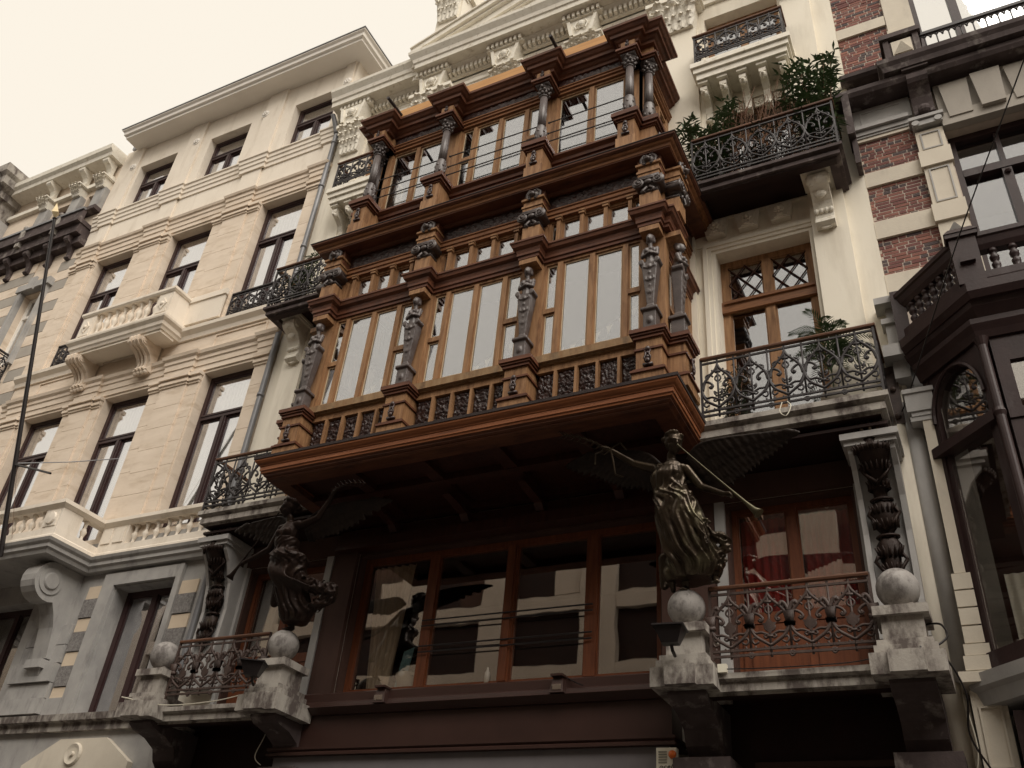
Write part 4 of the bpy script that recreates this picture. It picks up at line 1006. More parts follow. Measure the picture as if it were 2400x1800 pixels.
# masonry joints: thin recessed-looking courses on the piers are real blocks at the reveals
# gutter
MB().sweep([(-17.95, .3), (-17.95, -.02), (-11.0, -.02), (-11.0, 1.2)], [(-.2, 20.42), (.48, 20.42), (.48, 20.50), (.54, 20.52), (.55, 20.62), (.60, 20.66), (.60, 20.70), (-.2, 20.74)]).part('box_gutter', white, L_)
MB().sweep([(-17.95, .3), (-17.95, -.02), (-11.0, -.02), (-11.0, 1.2)], [(-.2, 20.742), (.60, 20.702), (.62, 20.702), (.62, 20.73), (-.2, 20.78)]).part('gutter_capping', zinc, L_)
B(-18.9, -10.92, .05, 9, 20.76, 20.95).part('roof', zinc, L_)
def lw(x0, x1, z0, z1, tr, m=purp, g=glassw, y=.26):
    w = window(L_, x0, x1, z0, z1, y, [(x0+x1)/2], {}, m, g, .10, .11, .08)
    return w
def lw2(x0, x1, z0, z1, tr, m=purp, g=glassw, y=.20):
    mb = MB(); c = (x0+x1)/2; d = .09
    mb.box(x0, x0+.09, y, y+d, z0, z1).box(x1-.09, x1, y, y+d, z0, z1).box(x0+.09, x1-.09, y, y+d, z1-.09, z1).box(x0+.09, x1-.09, y, y+d, z0, z0+.09)
    mb.box(x0+.09, x1-.09, y-.03, y+d-.01, tr-.06, tr+.06); mb.box(x0+.09, x1-.09, y-.045, y-.031, tr+.01, tr+.05)
    mb.box(c-.07, c+.07, y-.015, y+d-.01, z0+.09, tr-.06).box(c-.03, c+.03, y-.03, y-.016, z0+.09, tr-.06)
    P_ = [(x0+.09, x1-.09, tr+.06, z1-.09), (x0+.09, c-.07, z0+.09, tr-.06), (c+.07, x1-.09, z0+.09, tr-.06)]
    for a, b, e, f_ in P_:
        s = .035
        for q in ((a, a+s, e, f_), (b-s, b, e, f_), (a+s, b-s, e, e+s), (a+s, b-s, f_-s, f_)): mb.box(q[0], q[1], y+.018, y+d-.022, q[2], q[3])
    w = mb.part('window', m, L_)
    for a, b, e, f_ in P_: B(a+.035, b-.035, y+.038, y+.044, e+.035, f_-.035).part('pane', g, w)
for x in LX:
    lw2(x-hw, x+hw, 17.93, 19.62, 18.98); lw2(x-hw, x+hw, 12.78, 16.13, 15.05); lw2(x-hw, x+hw, 8.0, 11.4, 10.42)
lw(-13.06, -11.66, 4.82, 6.96, 0, g=glassw); lw(-16.55, -15.08, 4.82, 6.9, 0, g=glassd)
# curtains as things
WN = ['leftmost', 'middle', 'right-hand']
def curtain(x0, x1, z0, z1, y, m, label, name='net_curtain', cat='curtain', grp=None, amp=.015, per=.09, tilt=0):
    mb = MB(); n = int((x1-x0)/.018)+2; vs = []; fs = []
    for j in range(5):
        for i in range(n+1):
            u = i/n; xx = x0+(x1-x0)*u; t = j/4
            vs.append((xx+tilt*(1-t)*(u-.5), y+amp*sin(2*pi*xx/per+.6*sin(xx*9))*(1.2-.5*t), z0+(z1-z0)*t))
    for j in range(4):
        for i in range(n): a = j*(n+1)+i; fs.append((a, a+1, a+n+2, a+n+1))
    mb.add(vs, fs); o = mb.part(name, m, None, True); tag(o, label, cat, grp); return o
flo = {'top floor': (18.02, 19.5), 'third floor': (12.85, 16.0), 'second floor': (8.1, 11.3)}
for fn_, (a, b) in flo.items():
    for k, x in enumerate(LX):
        lc = {'top floor': 'short net curtain in the %s top-row window under the white gutter', 'third floor': 'long net curtain in the %s tall window level with the upper stone balcony', 'second floor': 'long net curtain in the %s tall window above the lower stone balustrade'}[fn_] % WN[k]
        curtain(x-hw+.10+(.12 if fn_ != 'top floor' else 0), x+hw-.06, a, b, .31, curt, lc, grp='white net curtains in the sandstone house')
# upper balcony
def balus(parent, path_pts, z0, z1, m, r_=.06):
    me = MB().lathe(baluster(z1-z0, r_), 12).mesh('baluster', m, True)
    for x, y in path_pts: link(me, 'baluster', parent, (x, y, z0))
bx0, bx1, by = -16.45, -13.72, -.58
mb = MB(); mb.sweep([(bx0, 0), (bx0, by), (bx1, by), (bx1, 0)], [(-.5, 12.40), (-.02, 12.42), (0, 12.47), (.03, 12.50), (.04, 12.58), (.10, 12.64), (.11, 12.68), (.08, 12.70), (.08, 12.76), (-.5, 12.78)])
mb.box(bx0+.05, bx1-.05, by+.05, -.155, 12.36, 12.76)
bl = mb.part('upper_balcony', sandp, L_)
MB().sweep([(bx0, -.04), (bx0, by), (bx1, by), (bx1, -.04)], [(-.14, 13.40), (.02, 13.40), (.05, 13.44), (.05, 13.50), (-.16, 13.52)]).part('balustrade_rail', sandp, bl)
mb = MB()
for a, b in ((bx0, bx0+.42), (bx1-.42, bx1)): mb.box(a, b, by, by+.17, 12.79, 13.40); mb.box(a+.06, b-.06, by-.015, by-.002, 12.86, 13.32)
for x in (bx0, bx1-.17): mb.box(x, x+.17, by+.17, -.04, 12.79, 13.40)
mb.box(bx0+.42, bx1-.42, by+.0, by+.16, 12.79, 12.86)
mb.part('balustrade_die', sandp, bl)
for a in (bx0+.21, bx1-.21):
    m2 = MB(); m2.prismy([(a-.12, 13.09), (a, 12.93), (a+.12, 13.09), (a, 13.25)], by-.035, by-.016); m2.ball((a, by-.04, 13.09), .05, 1, .6, 1, 8, 5); m2.part('diamond_boss', sandp, bl)
balus(bl, [(bx0+.42+.09+i*(bx1-bx0-.84-.18)/7, by+.08) for i in range(8)], 12.86, 13.40, sandp, .068)
# wall-side piers of the rail and capping over pilaster
for a, b in ((-13.72, -12.72), (-17.0, -16.47)): MB().box(a, b, -.12, -.077, 12.79, 13.38).box(a-.02, b+.03, -.15, -.077, 13.38, 13.52).part('balcony_end_pier', sandp, L_)
for x in (-14.42, -16.3): fine_console(L_, x-.0-.2, x+.2, -.0, .52, 11.98, 12.38, sand, 'scroll_console') if 0 else fine_console(L_, x-.2, x+.2, -.03, .55, 11.72, 12.40, sand, 'scroll_console')
# iron window guards
for x0, x1 in ((LX[2]-hw, LX[2]+hw), (LX[0]-hw, LX[0]+hw)): railing(L_, x0+.02, x1-.02, .03, .03, 12.78, 13.46, unit4_me, .33, .62, iron, ends=(False, False), wood=iron)
# lower balustraded balcony
lp_ = [(-17.6, 0), (-17.6, -1.02), (-13.80, -1.02), (-13.80, -.12), (-10.95, -.12)]
mb = MB(); mb.sweep(lp_, [(-.12, 7.26), (.0, 7.26), (.02, 7.32), (.06, 7.35), (.06, 7.41), (.10, 7.45), (.12, 7.50), (-.12, 7.52)]); mb.box(-17.5, -13.88, -.95, -.002, 7.27, 7.5)
mb.part('lower_balcony', blue, L_)
lb = MB().sweep(lp_, [(-.18, 7.522), (.02, 7.522), (.02, 7.60), (0, 7.62), (0, 7.74), (-.18, 7.74)]).part('balustrade_plinth', sandp, L_)
MB().sweep(lp_, [(-.18, 8.12), (0, 8.12), (.03, 8.15), (.06, 8.18), (.06, 8.25), (-.2, 8.28)]).part('balustrade_rail', sandp, lb)
mb = MB(); mb.box(-14.24, -13.81, -1.01, -.80, 7.741, 8.119).box(-14.18, -13.87, -1.025, -1.012, 7.78, 8.08).box(-13.98, -13.81, -.80, -.58, 7.741, 8.119)
mb.box(-13.80, -13.14, -.11, .02, 7.741, 8.119).box(-13.74, -13.52, -.13, -.112, 7.79, 8.07).box(-13.44, -13.2, -.13, -.112, 7.79, 8.07)
mb.part('balustrade_die', sandp, lb)
mb = MB(); mb.lathe([(.001, -.04), (.11, -.03), (.12, 0), (.001, .0)], 16, (-14.02, -1.026, 7.93), axis='y'); mb.part('oval_boss', sandp, lb)
balus(lb, [(-13.03+i*.262, -.03) for i in range(8)], 7.74, 8.12, sandp, .062)
balus(lb, [(-14.38-i*.262, -.92) for i in range(9)]+[(-13.90, -.42)], 7.74, 8.12, sandp, .062)
# big scroll console under it
def bigcon(x0, x1):
    pts = [(0, 5.75), (-.16, 5.75), (-.2, 6.0), (-.24, 6.25), (-.32, 6.45)]
    for i in range(13):
        a = -2.0+i*(3.6/12); pts.append((-.56-.38*cos(a-0)*.9, 6.93+.34*sin(a)))
    pts += [(-.3, 7.262), (0, 7.262)]
    mb = MB(); mb.prismx(pts, x0, x1)
    for xx, s in ((x1, 1), (x0, -1)): mb.lathe([(.001, 0), (.15, 0), (.15, .03*s), (.13, .05*s), (.001, .05*s)], 20, (xx, -.60, 6.93), axis='x'); mb.lathe([(.2, 0), (.23, 0), (.23, .02*s), (.2, .02*s)], 20, (xx, -.60, 6.93), axis='x')
    mb.part('scroll_console', blue, L_)
    mb = MB(); w = (x1-x0)
    mb.box(x0-.02, x1+.02, -.24, -.002, 5.58, 5.72).frus(x0+.08, x1-.08, -.12, -.002, 5.42, x0+.02, x1-.02, -.2, -.002, 5.58); mb.part('console_foot', blue, L_)
bigcon(-14.36, -14.0); bigcon(-17.2, -16.84)
mb = MB()
for z0, z1, o in ((4.84, 5.10, .14), (5.10, 5.36, .09), (5.36, 5.68, .14), (5.69, 6.0, .07), (6.0, 6.35, .07)): mb.box(-14.78, -13.76+.0, -o, -.003, z0+.006, z1-.006)
mb.part('rusticated_pier', blue, L_)
zz = 7.05; k = 0
me_q = {}
for col, (xa, xb) in enumerate(((-13.72, -13.38), (-11.5, -11.12))):
    zz = 7.02-(.12 if col else 0); k = 0
    while zz > 5.15:
        h = .24 if k % 2 == 0 else .34
        MB().box(xa, xb, -.03 if k % 2 == 0 else -.05, -.002, zz-h+.012, zz).part('quoin_block', palest if k % 2 == 0 else rubble, L_); zz -= h; k += 1
mb = MB(); mb.box(-13.36, -13.08, -.07, -.002, 4.83, 7.2).box(-11.64, -11.52, -.07, -.002, 4.83, 7.2).box(-13.08, -11.64, -.07, -.002, 6.98, 7.2).box(-13.75, -13.38, -.06, -.002, 4.83, 5.1); mb.part('window_surround', blue, L_)
MB().sweep([(-18.9, 0), (-10.95, 0)], [(-.02, 4.56), (.08, 4.56), (.08, 4.68), (.16, 4.70), (.17, 4.80), (-.02, 4.82)]).part('sill_band', stain, L_)
mb = MB(); mb.prismy([(-13.7, 3.0), (-11.4, 3.0), (-11.4, 4.08), (-12.0, 4.43), (-13.0, 4.43), (-13.7, 4.06)], -.10, -.002); pq = mb.part('plaque', whst, L_)
mb = MB(); mb.lathe([(.001, -.16), (.03, -.16), (.04, -.12), (.10, -.125), (.15, -.14), (.17, -.11), (.17, -.09), (.001, -.09)], 22, (-12.6, 0, 4.2), axis='y'); mb.part('round_boss', whst, pq)
B(-16.9, -14.5, -.05, -.002, 2.6, 4.4).part('ground_floor_panel', blue, L_)
# downpipe on the party wall
mb = MB(); mb.tube(cat_([(-10.93, -.32, 18.05), (-10.90, -.22, 17.85), (-10.88, -.12, 17.6), (-10.88, -.10, 17.2), (-10.88, -.10, 12.0), (-10.88, -.10, 7.4), (-10.88, -.10, 5)], 5), .055, 10)
for z_ in (17.3, 15.9, 14.1, 12.2, 10.4, 8.7): mb.tube([(-10.88, -.1, z_-.03), (-10.88, -.1, z_+.03)], .068, 10)
tag(mb.part('downpipe', zinc, None, True), 'grey zinc downpipe running down the joint between the sandstone and cream houses', 'downpipe')

# ============================================================= BRICK HOUSE (right)
K = thing('brick_town_house', 'red brick town house with white stone bands and a dark timber corner oriel, right edge', 'house', (1.2, 0, 0))
wall(MB(), -.198, 3.4, 8.6, 17, .03, .4, [(.95, 2.6, 8.2, 12.36), (.95, 2.6, 14.2, 17)]).part('wall', mortar, K)
mb = MB(); mb.box(-.198, 3.4, 2.6, 9, 0, 17); 
for z_ in (8.0, 12.9): mb.box(-.19, 3.4, .41, 2.6, z_, z_+.2)
mb.box(-.19, -.05, .41, 2.6, 0, 17).box(3.3, 3.4, .41, 2.6, 0, 17); mb.part('interior', roomm, K)
wall(MB(), -.198, 3.4, 0, 8.598, .03, .4, [(.3, 3.2, 4.7, 8.3)]).part('lower_wall', greyst, K)
# bricks
bl_, bh_, jt = .205, .052, .014
meS = [B(0, .184, -.012, .02, 0, .047).mesh('brick', b) for b in bricks]
meH = [B(0, .087, -.012, .02, 0, .047).mesh('brick', b) for b in bricks]
cnt = 0; rest = {i: MB() for i in range(4)}
panels = [(11.93, 12.60, -.195, .56), (10.96, 11.65, -.195, .56), (9.98, 10.64, -.195, .57), (14.42, 15.14, -.195, .54), (15.38, 16.3, -.195, .55), (13.99, 14.40, -.195, .42), (16.32, 16.9, -.195, .55)]
for pi_, (z0, z1, x0, x1) in enumerate(panels):
    n = round((z1-z0)/.061); ph = (z1-z0)/n
    for r_ in range(n):
        x = x0-R.uniform(0, .19); k = r_ % 2
        while x < x1-.02:
            hd = R.random() < .42; w = .087 if hd else .184
            a = max(x, x0); b = min(x+w, x1)
            if b-a > .03:
                ti = R.choices([0, 1, 2, 3], [.12, .05, .28, .55] if hd else [.40, .16, .36, .08])[0]
                yy = R.uniform(-.004, .004)
                if cnt < 300:
                    link((meH if hd else meS)[ti], 'brick', K, (a, .037+yy*.7, z0+r_*ph+.007), (0, 0, 0), ((b-a)/w, 1, 1)); cnt += 1
                else: rest[ti].box(a, b, .022+yy, .045, z0+r_*ph+.005, z0+r_*ph+.055)
            x += w+jt; k += 1
for i in range(4):
    if rest[i].v: rest[i].part('brickwork', bricks[i], K, kind='stuff')
for z0, z1, a, b in ((11.65, 11.93, -.2, .56), (10.64, 10.96, -.2, .57), (9.6, 9.98, -.2, .57), (15.14, 15.38, -.2, .55), (12.60, 12.66, -.2, .57)):
    B(a, b, -.012, .03, z0, z1).part('stone_band', whst, K)
# window pilaster
mb = MB(); mb.box(.565, .93, -.06, .03, 8.9, 12.42)
mb.box(.54, .955, -.10, .03, 11.68, 11.98).box(.54, .955, -.10, .03, 10.63, 10.94).box(.54, .955, -.10, .03, 9.6, 9.9)
mb.part('window_pilaster', whst, K)
for z0, z1 in ((12.03, 12.36), (10.99, 11.63)):
    mb = MB(); mb.box(.62, .64, -.075, -.058, z0, z1).box(.86, .88, -.075, -.058, z0, z1).box(.64, .86, -.075, -.058, z1-.02, z1).box(.64, .86, -.075, -.058, z0, z0+.02); mb.part('sunk_panel_edge', greyst, K)
mb = MB(); mb.frus(.60, .90, -.08, -.06, 10.3, .74, .76, -.16, -.06, 10.48)
for s in (0, 1): mb.lathe([(.001, -.1), (.05, -.1), (.055, 0), (.001, 0)], 14, (.60+.30*s, -.06, 12.52), axis='y')
mb.box(.55, .95, -.14, .03, 12.47, 12.56).box(.52, .98, -.17, .03, 12.58, 12.64); mb.part('ionic_cap', greyst, K)
MB().box(-.2, .54, -.05, .03, 12.70, 12.78).box(-.2, .54, -.1, .03, 12.79, 12.86).box(-.2, .54, -.03, .03, 12.66, 12.70).part('string_moulding', greyst, K)
mb = MB(); mb.box(-.2, .60, -.02, .03, 12.87, 13.28).box(-.1, .48, -.035, -.02, 12.93, 12.95).box(-.1, .48, -.035, -.02, 13.18, 13.2).box(-.1, -.08, -.035, -.02, 12.95, 13.18).box(.46, .48, -.035, -.02, 12.95, 13.18); mb.part('frieze_panel', greyst, K)
console(.62, .90, -.02, .34, 12.68, 13.42).box(.58, .94, -.4, .03, 13.425, 13.48).ball((.76, -.16, 12.76), .09, 1, .8, 1, 10, 6).part('lion_console', stainb, K)
mb = MB(); mb.box(.94, 3.4, -.10, .03, 12.37, 12.62)
for x in (1.2, 1.62, 2.05): mb.prismy([(x-.15, 12.5), (x+.15, 12.5), (x+.19, 13.2), (x-.19, 13.2)], -.17 if x == 1.62 else -.12, -.08)
mb.box(.94, 3.4, -.05, .03, 12.62, 13.4); mb.part('lintel', dull, K)
MB().sweep([(-.42, 0), (-.42, -.20), (3.4, -.20)], [(-.3, 13.30), (.1, 13.30), (.14, 13.36), (.14, 13.44), (-.3, 13.46)]).part('cornice', stainb, K)
mb = MB(); mb.box(-.30, -.2, -.42, -.01, 12.4, 13.3).box(-.27, -.2, -.3, -.01, 11.9, 12.4); mb.part('party_bracket', stainb, K)
MB().sweep([(.34, -.1), (.34, -.42), (3.4, -.42)], [(-.35, 13.47), (.0, 13.47), (.02, 13.56), (.06, 13.62), (.07, 13.70), (-.35, 13.72)]).part('balcony_slab', stainb, K)
MB().sweep([(-.22, 0), (-.22, -.16), (.42, -.16)], [(-.2, 13.86), (.0, 13.86), (.05, 13.90), (.06, 13.97), (-.2, 13.98)]).part('sill_band', stainb, K)
mb = MB(); mb.box(.42, .50, -.40, -.08, 13.722, 14.22).box(.84, .92, -.40, -.08, 13.722, 14.22).box(.50, .84, -.38, -.08, 13.722, 14.16).box(.38, .96, -.44, -.04, 14.222, 14.32)
bp_ = mb.part('balcony_pier', stainb, K)
MB().frus(.54, .80, -.42, -.38, 13.82, .66, .68, -.48, -.38, 14.0).box(.53, .81, -.40, -.381, 13.78, 14.14).part('pyramid_boss', whst, bp_)
rl = MB(); rl.box(.92, 3.3, -.33, -.27, 14.19, 14.25).box(.92, 3.3, -.315, -.285, 13.76, 13.79)
rr_ = rl.part('iron_railing', iron, K)
mm = MB()
mm.tube([(0, 0, 0), (0, 0, .40)], .011, 5)
for s in (-1, 1): mm.tube([(0, 0, .33), (s*.03, 0, .38), (s*.06, 0, .37), (s*.09, 0, .31)], .012, 5)
for i in range(6): mm.ball((.036*cos(i*pi/3), 0, .09+.036*sin(i*pi/3)), .017, n=6, m=4)
mm.lathe([(.030, -.01), (.045, -.01), (.045, .01), (.030, .01)], 12, (0, 0, .09), axis='y'); mm.ball((0, 0, .345), .02, n=6, m=4)
me_r = mm.mesh('railing_baluster', iron, True); x = 1.0
while x < 3.2: link(me_r, 'railing_baluster', rr_, (x, -.30, 13.79)); x += .165
# upper window & jamb
mb = MB(); mb.box(.56, .95, -.02, .03, 14.2, 17).box(.54, .80, -.05, -.021, 14.6, 14.9).box(.60, .95, -.05, -.021, 14.3, 14.58); mb.part('window_jamb', whst, K)
def kwin(z0, z1, tr, nm='window'):
    y = .22; mb = MB(); mb.box(.95, 1.04, y-.05, y+.1, z0, z1).box(2.5, 2.6, y-.05, y+.1, z0, z1).box(1.04, 2.5, y-.05, y+.1, z1-.1, z1).box(1.04, 2.5, y-.06, y+.1, tr-.08, tr+.05).box(1.04, 2.5, y-.06, y+.1, z0, z0+.1)
    mb.box(1.50, 1.62, y-.05, y+.1, z0+.1, tr-.08).box(1.53, 1.59, y-.03, y+.1, tr+.05, z1-.1)
    for zb in (z0+.25, tr-.2): mb.lathe([(.03, 0), (.045, .03), (.03, .06)], 10, (1.56, y-.06, zb))
    w = mb.part(nm, orielw, K)
    for a, b, c, d in ((1.04, 1.50, z0+.1, tr-.08), (1.62, 2.5, z0+.1, tr-.08), (1.04, 1.53, tr+.05, z1-.1), (1.59, 2.5, tr+.05, z1-.1)): B(a, b, y+.04, y+.046, c, d).part('pane', glass, w)
kwin(8.6, 12.36, 11.62); kwin(14.2, 17, 16.4)
# ---- oriel with balustrade
dg = [(-.10, -.30), (.66, -1.10), (3.4, -1.10)]     # plan of balustrade line
def rail_poly(z0, z1, o): return [(-.1, z0), (o*.6, z0), (o, z0+(z1-z0)*.4), (o, z1), (-.1, z1)]
bal = MB().sweep(dg, rail_poly(8.42, 8.62, .10)).part('balcony_ledge', orielw, K)
MB().sweep(dg, rail_poly(8.622, 8.78, .04)).part('balustrade_base', orielw, bal)
MB().sweep(dg, [(-.10, 9.12), (.0, 9.12), (.03, 9.18), (.05, 9.26), (.07, 9.28), (.07, 9.34), (-.12, 9.36)]).part('balustrade_rail', orielw, bal)
bm = MB().lathe([(.05, 0), (.05, .02), (.028, .035), (.045, .08), (.052, .12), (.03, .15), (.028, .16), (.05, .19), (.054, .23), (.03, .27), (.035, .29), (.048, .30), (.048, .34)], 12).mesh('baluster', orielw, True)
for i in range(7):
    t = .16+i*.115; link(bm, 'baluster', bal, (dg[0][0]+(dg[1][0]-dg[0][0])*t+.03, dg[0][1]+(dg[1][1]-dg[0][1])*t+.03, 8.78))
for i in range(12): link(bm, 'baluster', bal, (.98+i*.2, -1.06, 8.78))
mb = MB(); mb.prismy([(.56, 8.62), (.84, 8.62), (.84, 9.3), (.56, 9.3)], -1.19, -.98).frus(.52, .88, -1.23, -.94, 9.36, .58, .82, -1.17, -1.0, 9.46).box(.53, .87, -1.22, -.95, 9.3, 9.36)
mb.prismy([(.62, 8.9), (.78, 8.9), (.74, 9.05), (.66, 9.05)], -1.24, -1.19)
mb.part('balustrade_post', orielw, bal)
mb = MB(); mb.box(-.18, -.02, -.36, -.18, 8.62, 9.4); mb.part('balustrade_end_post', orielw, bal)
MB().box(-.38, -.10, -.30, .02, 9.30, 9.40).box(-.34, -.13, -.24, .02, 9.02, 9.10).box(-.27, -.14, -.17, .02, 9.1, 9.3).box(-.30, -.12, -.20, .02, 8.2, 9.02).box(-.38, .02, -.34, .02, 8.45, 8.62).part('corner_pier', greyst, K)
# oriel body
ob = [(-.02, -.26), (.62, -.92), (3.4, -.92)]
MB().sweep([(-.12, -.28), (.64, -1.06), (3.4, -1.06)], [(-.9, 8.25), (-.05, 8.25), (.03, 8.36), (.05, 8.42), (-.9, 8.42)]).part('oriel_cornice', orielw, K)
MB().sweep(ob, [(-.4, 8.02), (.03, 8.02), (.06, 8.1), (.1, 8.18), (.1, 8.248), (-.4, 8.248)]).part('oriel_frieze', orielw, K)
dv = Vector((.64, -.66)).normalized(); nrm = Vector((dv.y, -dv.x))
def onface(u, d, z_): return (ob[0][0]+dv.x*u-nrm.x*d*-1, ob[0][1]+dv.y*u-nrm.y*d*-1, z_)
def face(poly, d0, d1, name, m, par=K):
    n = len(poly); vs = [onface(u, d0, z_) for u, z_ in poly]+[onface(u, d1, z_) for u, z_ in poly]
    return MB().add(vs, [tuple(range(n))]+[tuple(range(n, 2*n))[::-1]]+[(i, n+i, n+(i+1) % n, (i+1) % n) for i in range(n)]).part(name, m, par)
FL = .92
face([(0, 4.6), (.09, 4.6), (.09, 8.02), (0, 8.02)], .0, -.1, 'oriel_post', orielw); face([(FL-.09, 4.6), (FL, 4.6), (FL, 8.02), (FL-.09, 8.02)], .0, -.1, 'oriel_post', orielw)
arch = [(.09, 7.1), (.09, 8.02), (FL-.09, 8.02), (FL-.09, 7.1)]+[(FL/2+(FL/2-.13)*cos(a), 7.42+.45*sin(a)) for a in [i*pi/14 for i in range(15)]]
face([(.09, 7.1), (.10, 7.1), (.10, 7.40)]+[(FL/2-(FL/2-.10)*cos(i*pi/14), 7.40+.55*sin(i*pi/14)) for i in range(0, 8)]+[(FL/2, 8.02), (.09, 8.02)], -.01, -.08, 'arch_spandrel', orielw)
face([(FL-.09, 7.1), (FL-.09, 8.02), (FL/2, 8.02)]+[(FL/2+(FL/2-.10)*cos(i*pi/14), 7.40+.55*sin(i*pi/14)) for i in range(7, -1, -1)]+[(FL-.10, 7.1)], -.01, -.08, 'arch_spandrel', orielw)
for rr0, d in ((.33, .03),):
    MB().tube([onface(FL/2-rr0*1.15*cos(i*pi/16), -.01+d, 7.40+(rr0+.22)*sin(i*pi/16)) for i in range(17)], .022, 5).part('arch_moulding', orielw, K)
face([(.0, 6.98), (FL, 6.98), (FL, 7.1), (.0, 7.1)], .07, -.1, 'oriel_transom', orielw); face([(.09, 4.6), (FL-.09, 4.6), (FL-.09, 4.78), (.09, 4.78)], .03, -.1, 'oriel_bottom_rail', orielw)
for u in (.09, FL-.15): face([(u, 4.78), (u+.06, 4.78), (u+.06, 6.98), (u, 6.98)], -.02, -.08, 'sash_stile', orielw)
gp = face([(.15, 4.78), (FL-.15, 4.78), (FL-.15, 6.98), (.15, 6.98)], -.05, -.056, 'pane', glassd); face([(.13, 7.1), (FL-.13, 7.1), (FL-.13, 7.9), (.13, 7.9)], -.06, -.066, 'pane', glassd)
mb = MB(); mb.lathe([(.055, 4.7), (.06, 4.9), (.05, 5.0), (.05, 7.0), (.065, 7.05), (.05, 7.1), (.05, 7.9), (.08, 8.0)], 14, (.64, -.96, 0)); mb.part('corner_colonnette', orielw, K)
mb = MB(); mb.box(.72, 3.4, -.94, -.84, 6.98, 7.1).box(.72, 3.4, -.92, -.84, 7.7, 8.02).box(.72, .86, -.92, -.84, 4.6, 7.7).box(1.9, 2.05, -.92, -.84, 4.6, 7.7).box(.72, 3.4, -.92, -.84, 4.6, 4.8); of_ = mb.part('oriel_front_frame', orielw, K)
B(.86, 1.9, -.88, -.874, 4.8, 6.98).part('pane', glassd, of_); B(.86, 1.9, -.88, -.874, 7.1, 7.7).part('pane', glassd, of_); B(2.05, 3.4, -.88, -.874, 4.8, 7.7).part('pane', glassd, of_)
mb = MB(); mb.prismy([(.0, 4.4), (3.4, 4.4), (3.4, 4.6), (.0, 4.6)], -.0, .3); MB().sweep([(-.14, -.28), (.62, -1.0), (3.4, -1.0)], [(-.9, 4.30), (-.03, 4.30), (.0, 4.42), (.04, 4.46), (.05, 4.58), (-.9, 4.6)]).part('oriel_sill', greyst, K)
B(.2, 3.3, .35, .4, 4.7, 8.2).part('oriel_back_wall', roomm, K)
B(.1, 3.3, -.2, .3, 8.1, 8.2).part('oriel_ceiling', roomm, K)
# stone pilaster beside the oriel
mb = MB(); mb.box(-.10, .01, -.30, .02, 5.64, 7.50); mb.part('stone_pilaster', whst, K)
mb = MB(); mb.box(-.24, .06, -.34, .02, 7.62, 7.86).box(-.22, .04, -.31, .02, 7.5, 7.56).box(-.26, .08, -.36, .02, 7.862, 7.92).box(-.2, .03, -.32, .02, 7.56, 7.62); mb.part('pilaster_capital', greyst, K)
for i in range(4): MB().box(-.13, .05, -.33, .02, 4.90+i*.185, 4.90+i*.185+.168).part('rusticated_block', whst, K)
MB().box(-.17, .10, -.38, .02, 4.62, 4.76).box(-.15, .08, -.36, .02, 4.77, 4.88).box(-.24, .12, -.42, .02, 4.50, 4.6).part('pilaster_base', whst, K)
MB().lathe([(.10, 4.6), (.10, 7.9)], 24, (-.20, -.06, 0)).part('rounded_jamb', greyst, K, True)
MB().lathe([(.12, 3.6), (.12, 8.4)], 24, (-.37, .0, 0)).part('rounded_party_jamb', cream, H, True)
mb = MB(); mb.box(-.18, .12, -.30, .02, 3.2, 4.45).box(-.13, -.11, -.32, -.30, 3.75, 4.3).box(.05, .07, -.32, -.30, 3.75, 4.3).box(-.11, .05, -.32, -.30, 4.28, 4.3).box(-.11, .05, -.32, -.3, 3.75, 3.77).box(-.2, .14, -.33, .02, 3.55, 3.66); mb.part('lower_pilaster', whst, K)
B(.15, 3.4, -.5, .02, 2.5, 4.2).part('lower_bay', orielw, K)
mb = MB(); mb.box(-.42, -.28, -.12, .0, 7.62, 8.44).ball((-.35, -.13, 7.72), .04, n=8, m=5).ball((-.35, -.13, 8.1), .035, n=8, m=5); mb.part('iron_wall_plate', ironr, K)
tag(curtain(.35, 1.6, 4.7, 5.62, -.2, curt, 'pale gathered cafe curtain at the bottom of the dark oriel, lower right edge', 'cafe_curtain'), None, None)

# ============================================================= FAR LEFT HOUSES
Fh = thing('stone_banded_house', 'older blue and cream banded house with dark attic balcony, left of the sandstone house', 'house', (-21.5, 0, 0))
wall(MB(), -24.2, -18.905, 0, 20.2, .02, .4, [(-20.5, -19.62, 13.4, 15.75), (-23.2, -22.3, 13.4, 15.75), (-21.2, -20.35, 18.3, 19.2), (-19.85, -19.4, 18.3, 19.2)]).part('wall', sand, Fh)
B(-24.2, -18.92, 1.5, 8, 0, 20.3).part('rear_range', sandp, Fh); B(-24.2, -18.92, .41, 1.5, 17, 17.2).part('floor', roomm, Fh)
z_ = 11.0; k = 0
while z_ < 16.6:
    for a, b in ((-19.55, -18.92), (-22.2, -20.6)): MB().box(a, b, -.01, .019, z_+.01, z_+.34).part('stone_band', dull if k % 2 else sand, Fh)
    z_ += .35; k += 1
mb = MB(); mb.box(-20.62, -20.5, -.12, .019, 13.3, 15.9).box(-19.62, -19.52, -.12, .019, 13.3, 15.9).box(-20.7, -19.45, -.16, .019, 15.78, 16.0).box(-20.2, -19.95, -.22, -.16, 15.7, 16.1); mb.part('window_surround', blue, Fh)
window(Fh, -20.5, -19.62, 13.4, 15.75, .18, [-20.06], {0: [15.1], 1: [15.1]}, white, glass, .08, .08)
window(Fh, -21.2, -20.35, 18.3, 19.2, .18, [-20.8], {}, purp, glass, .06, .06); window(Fh, -19.85, -19.4, 18.3, 19.2, .18, [], {}, purp, glass, .05, .06)
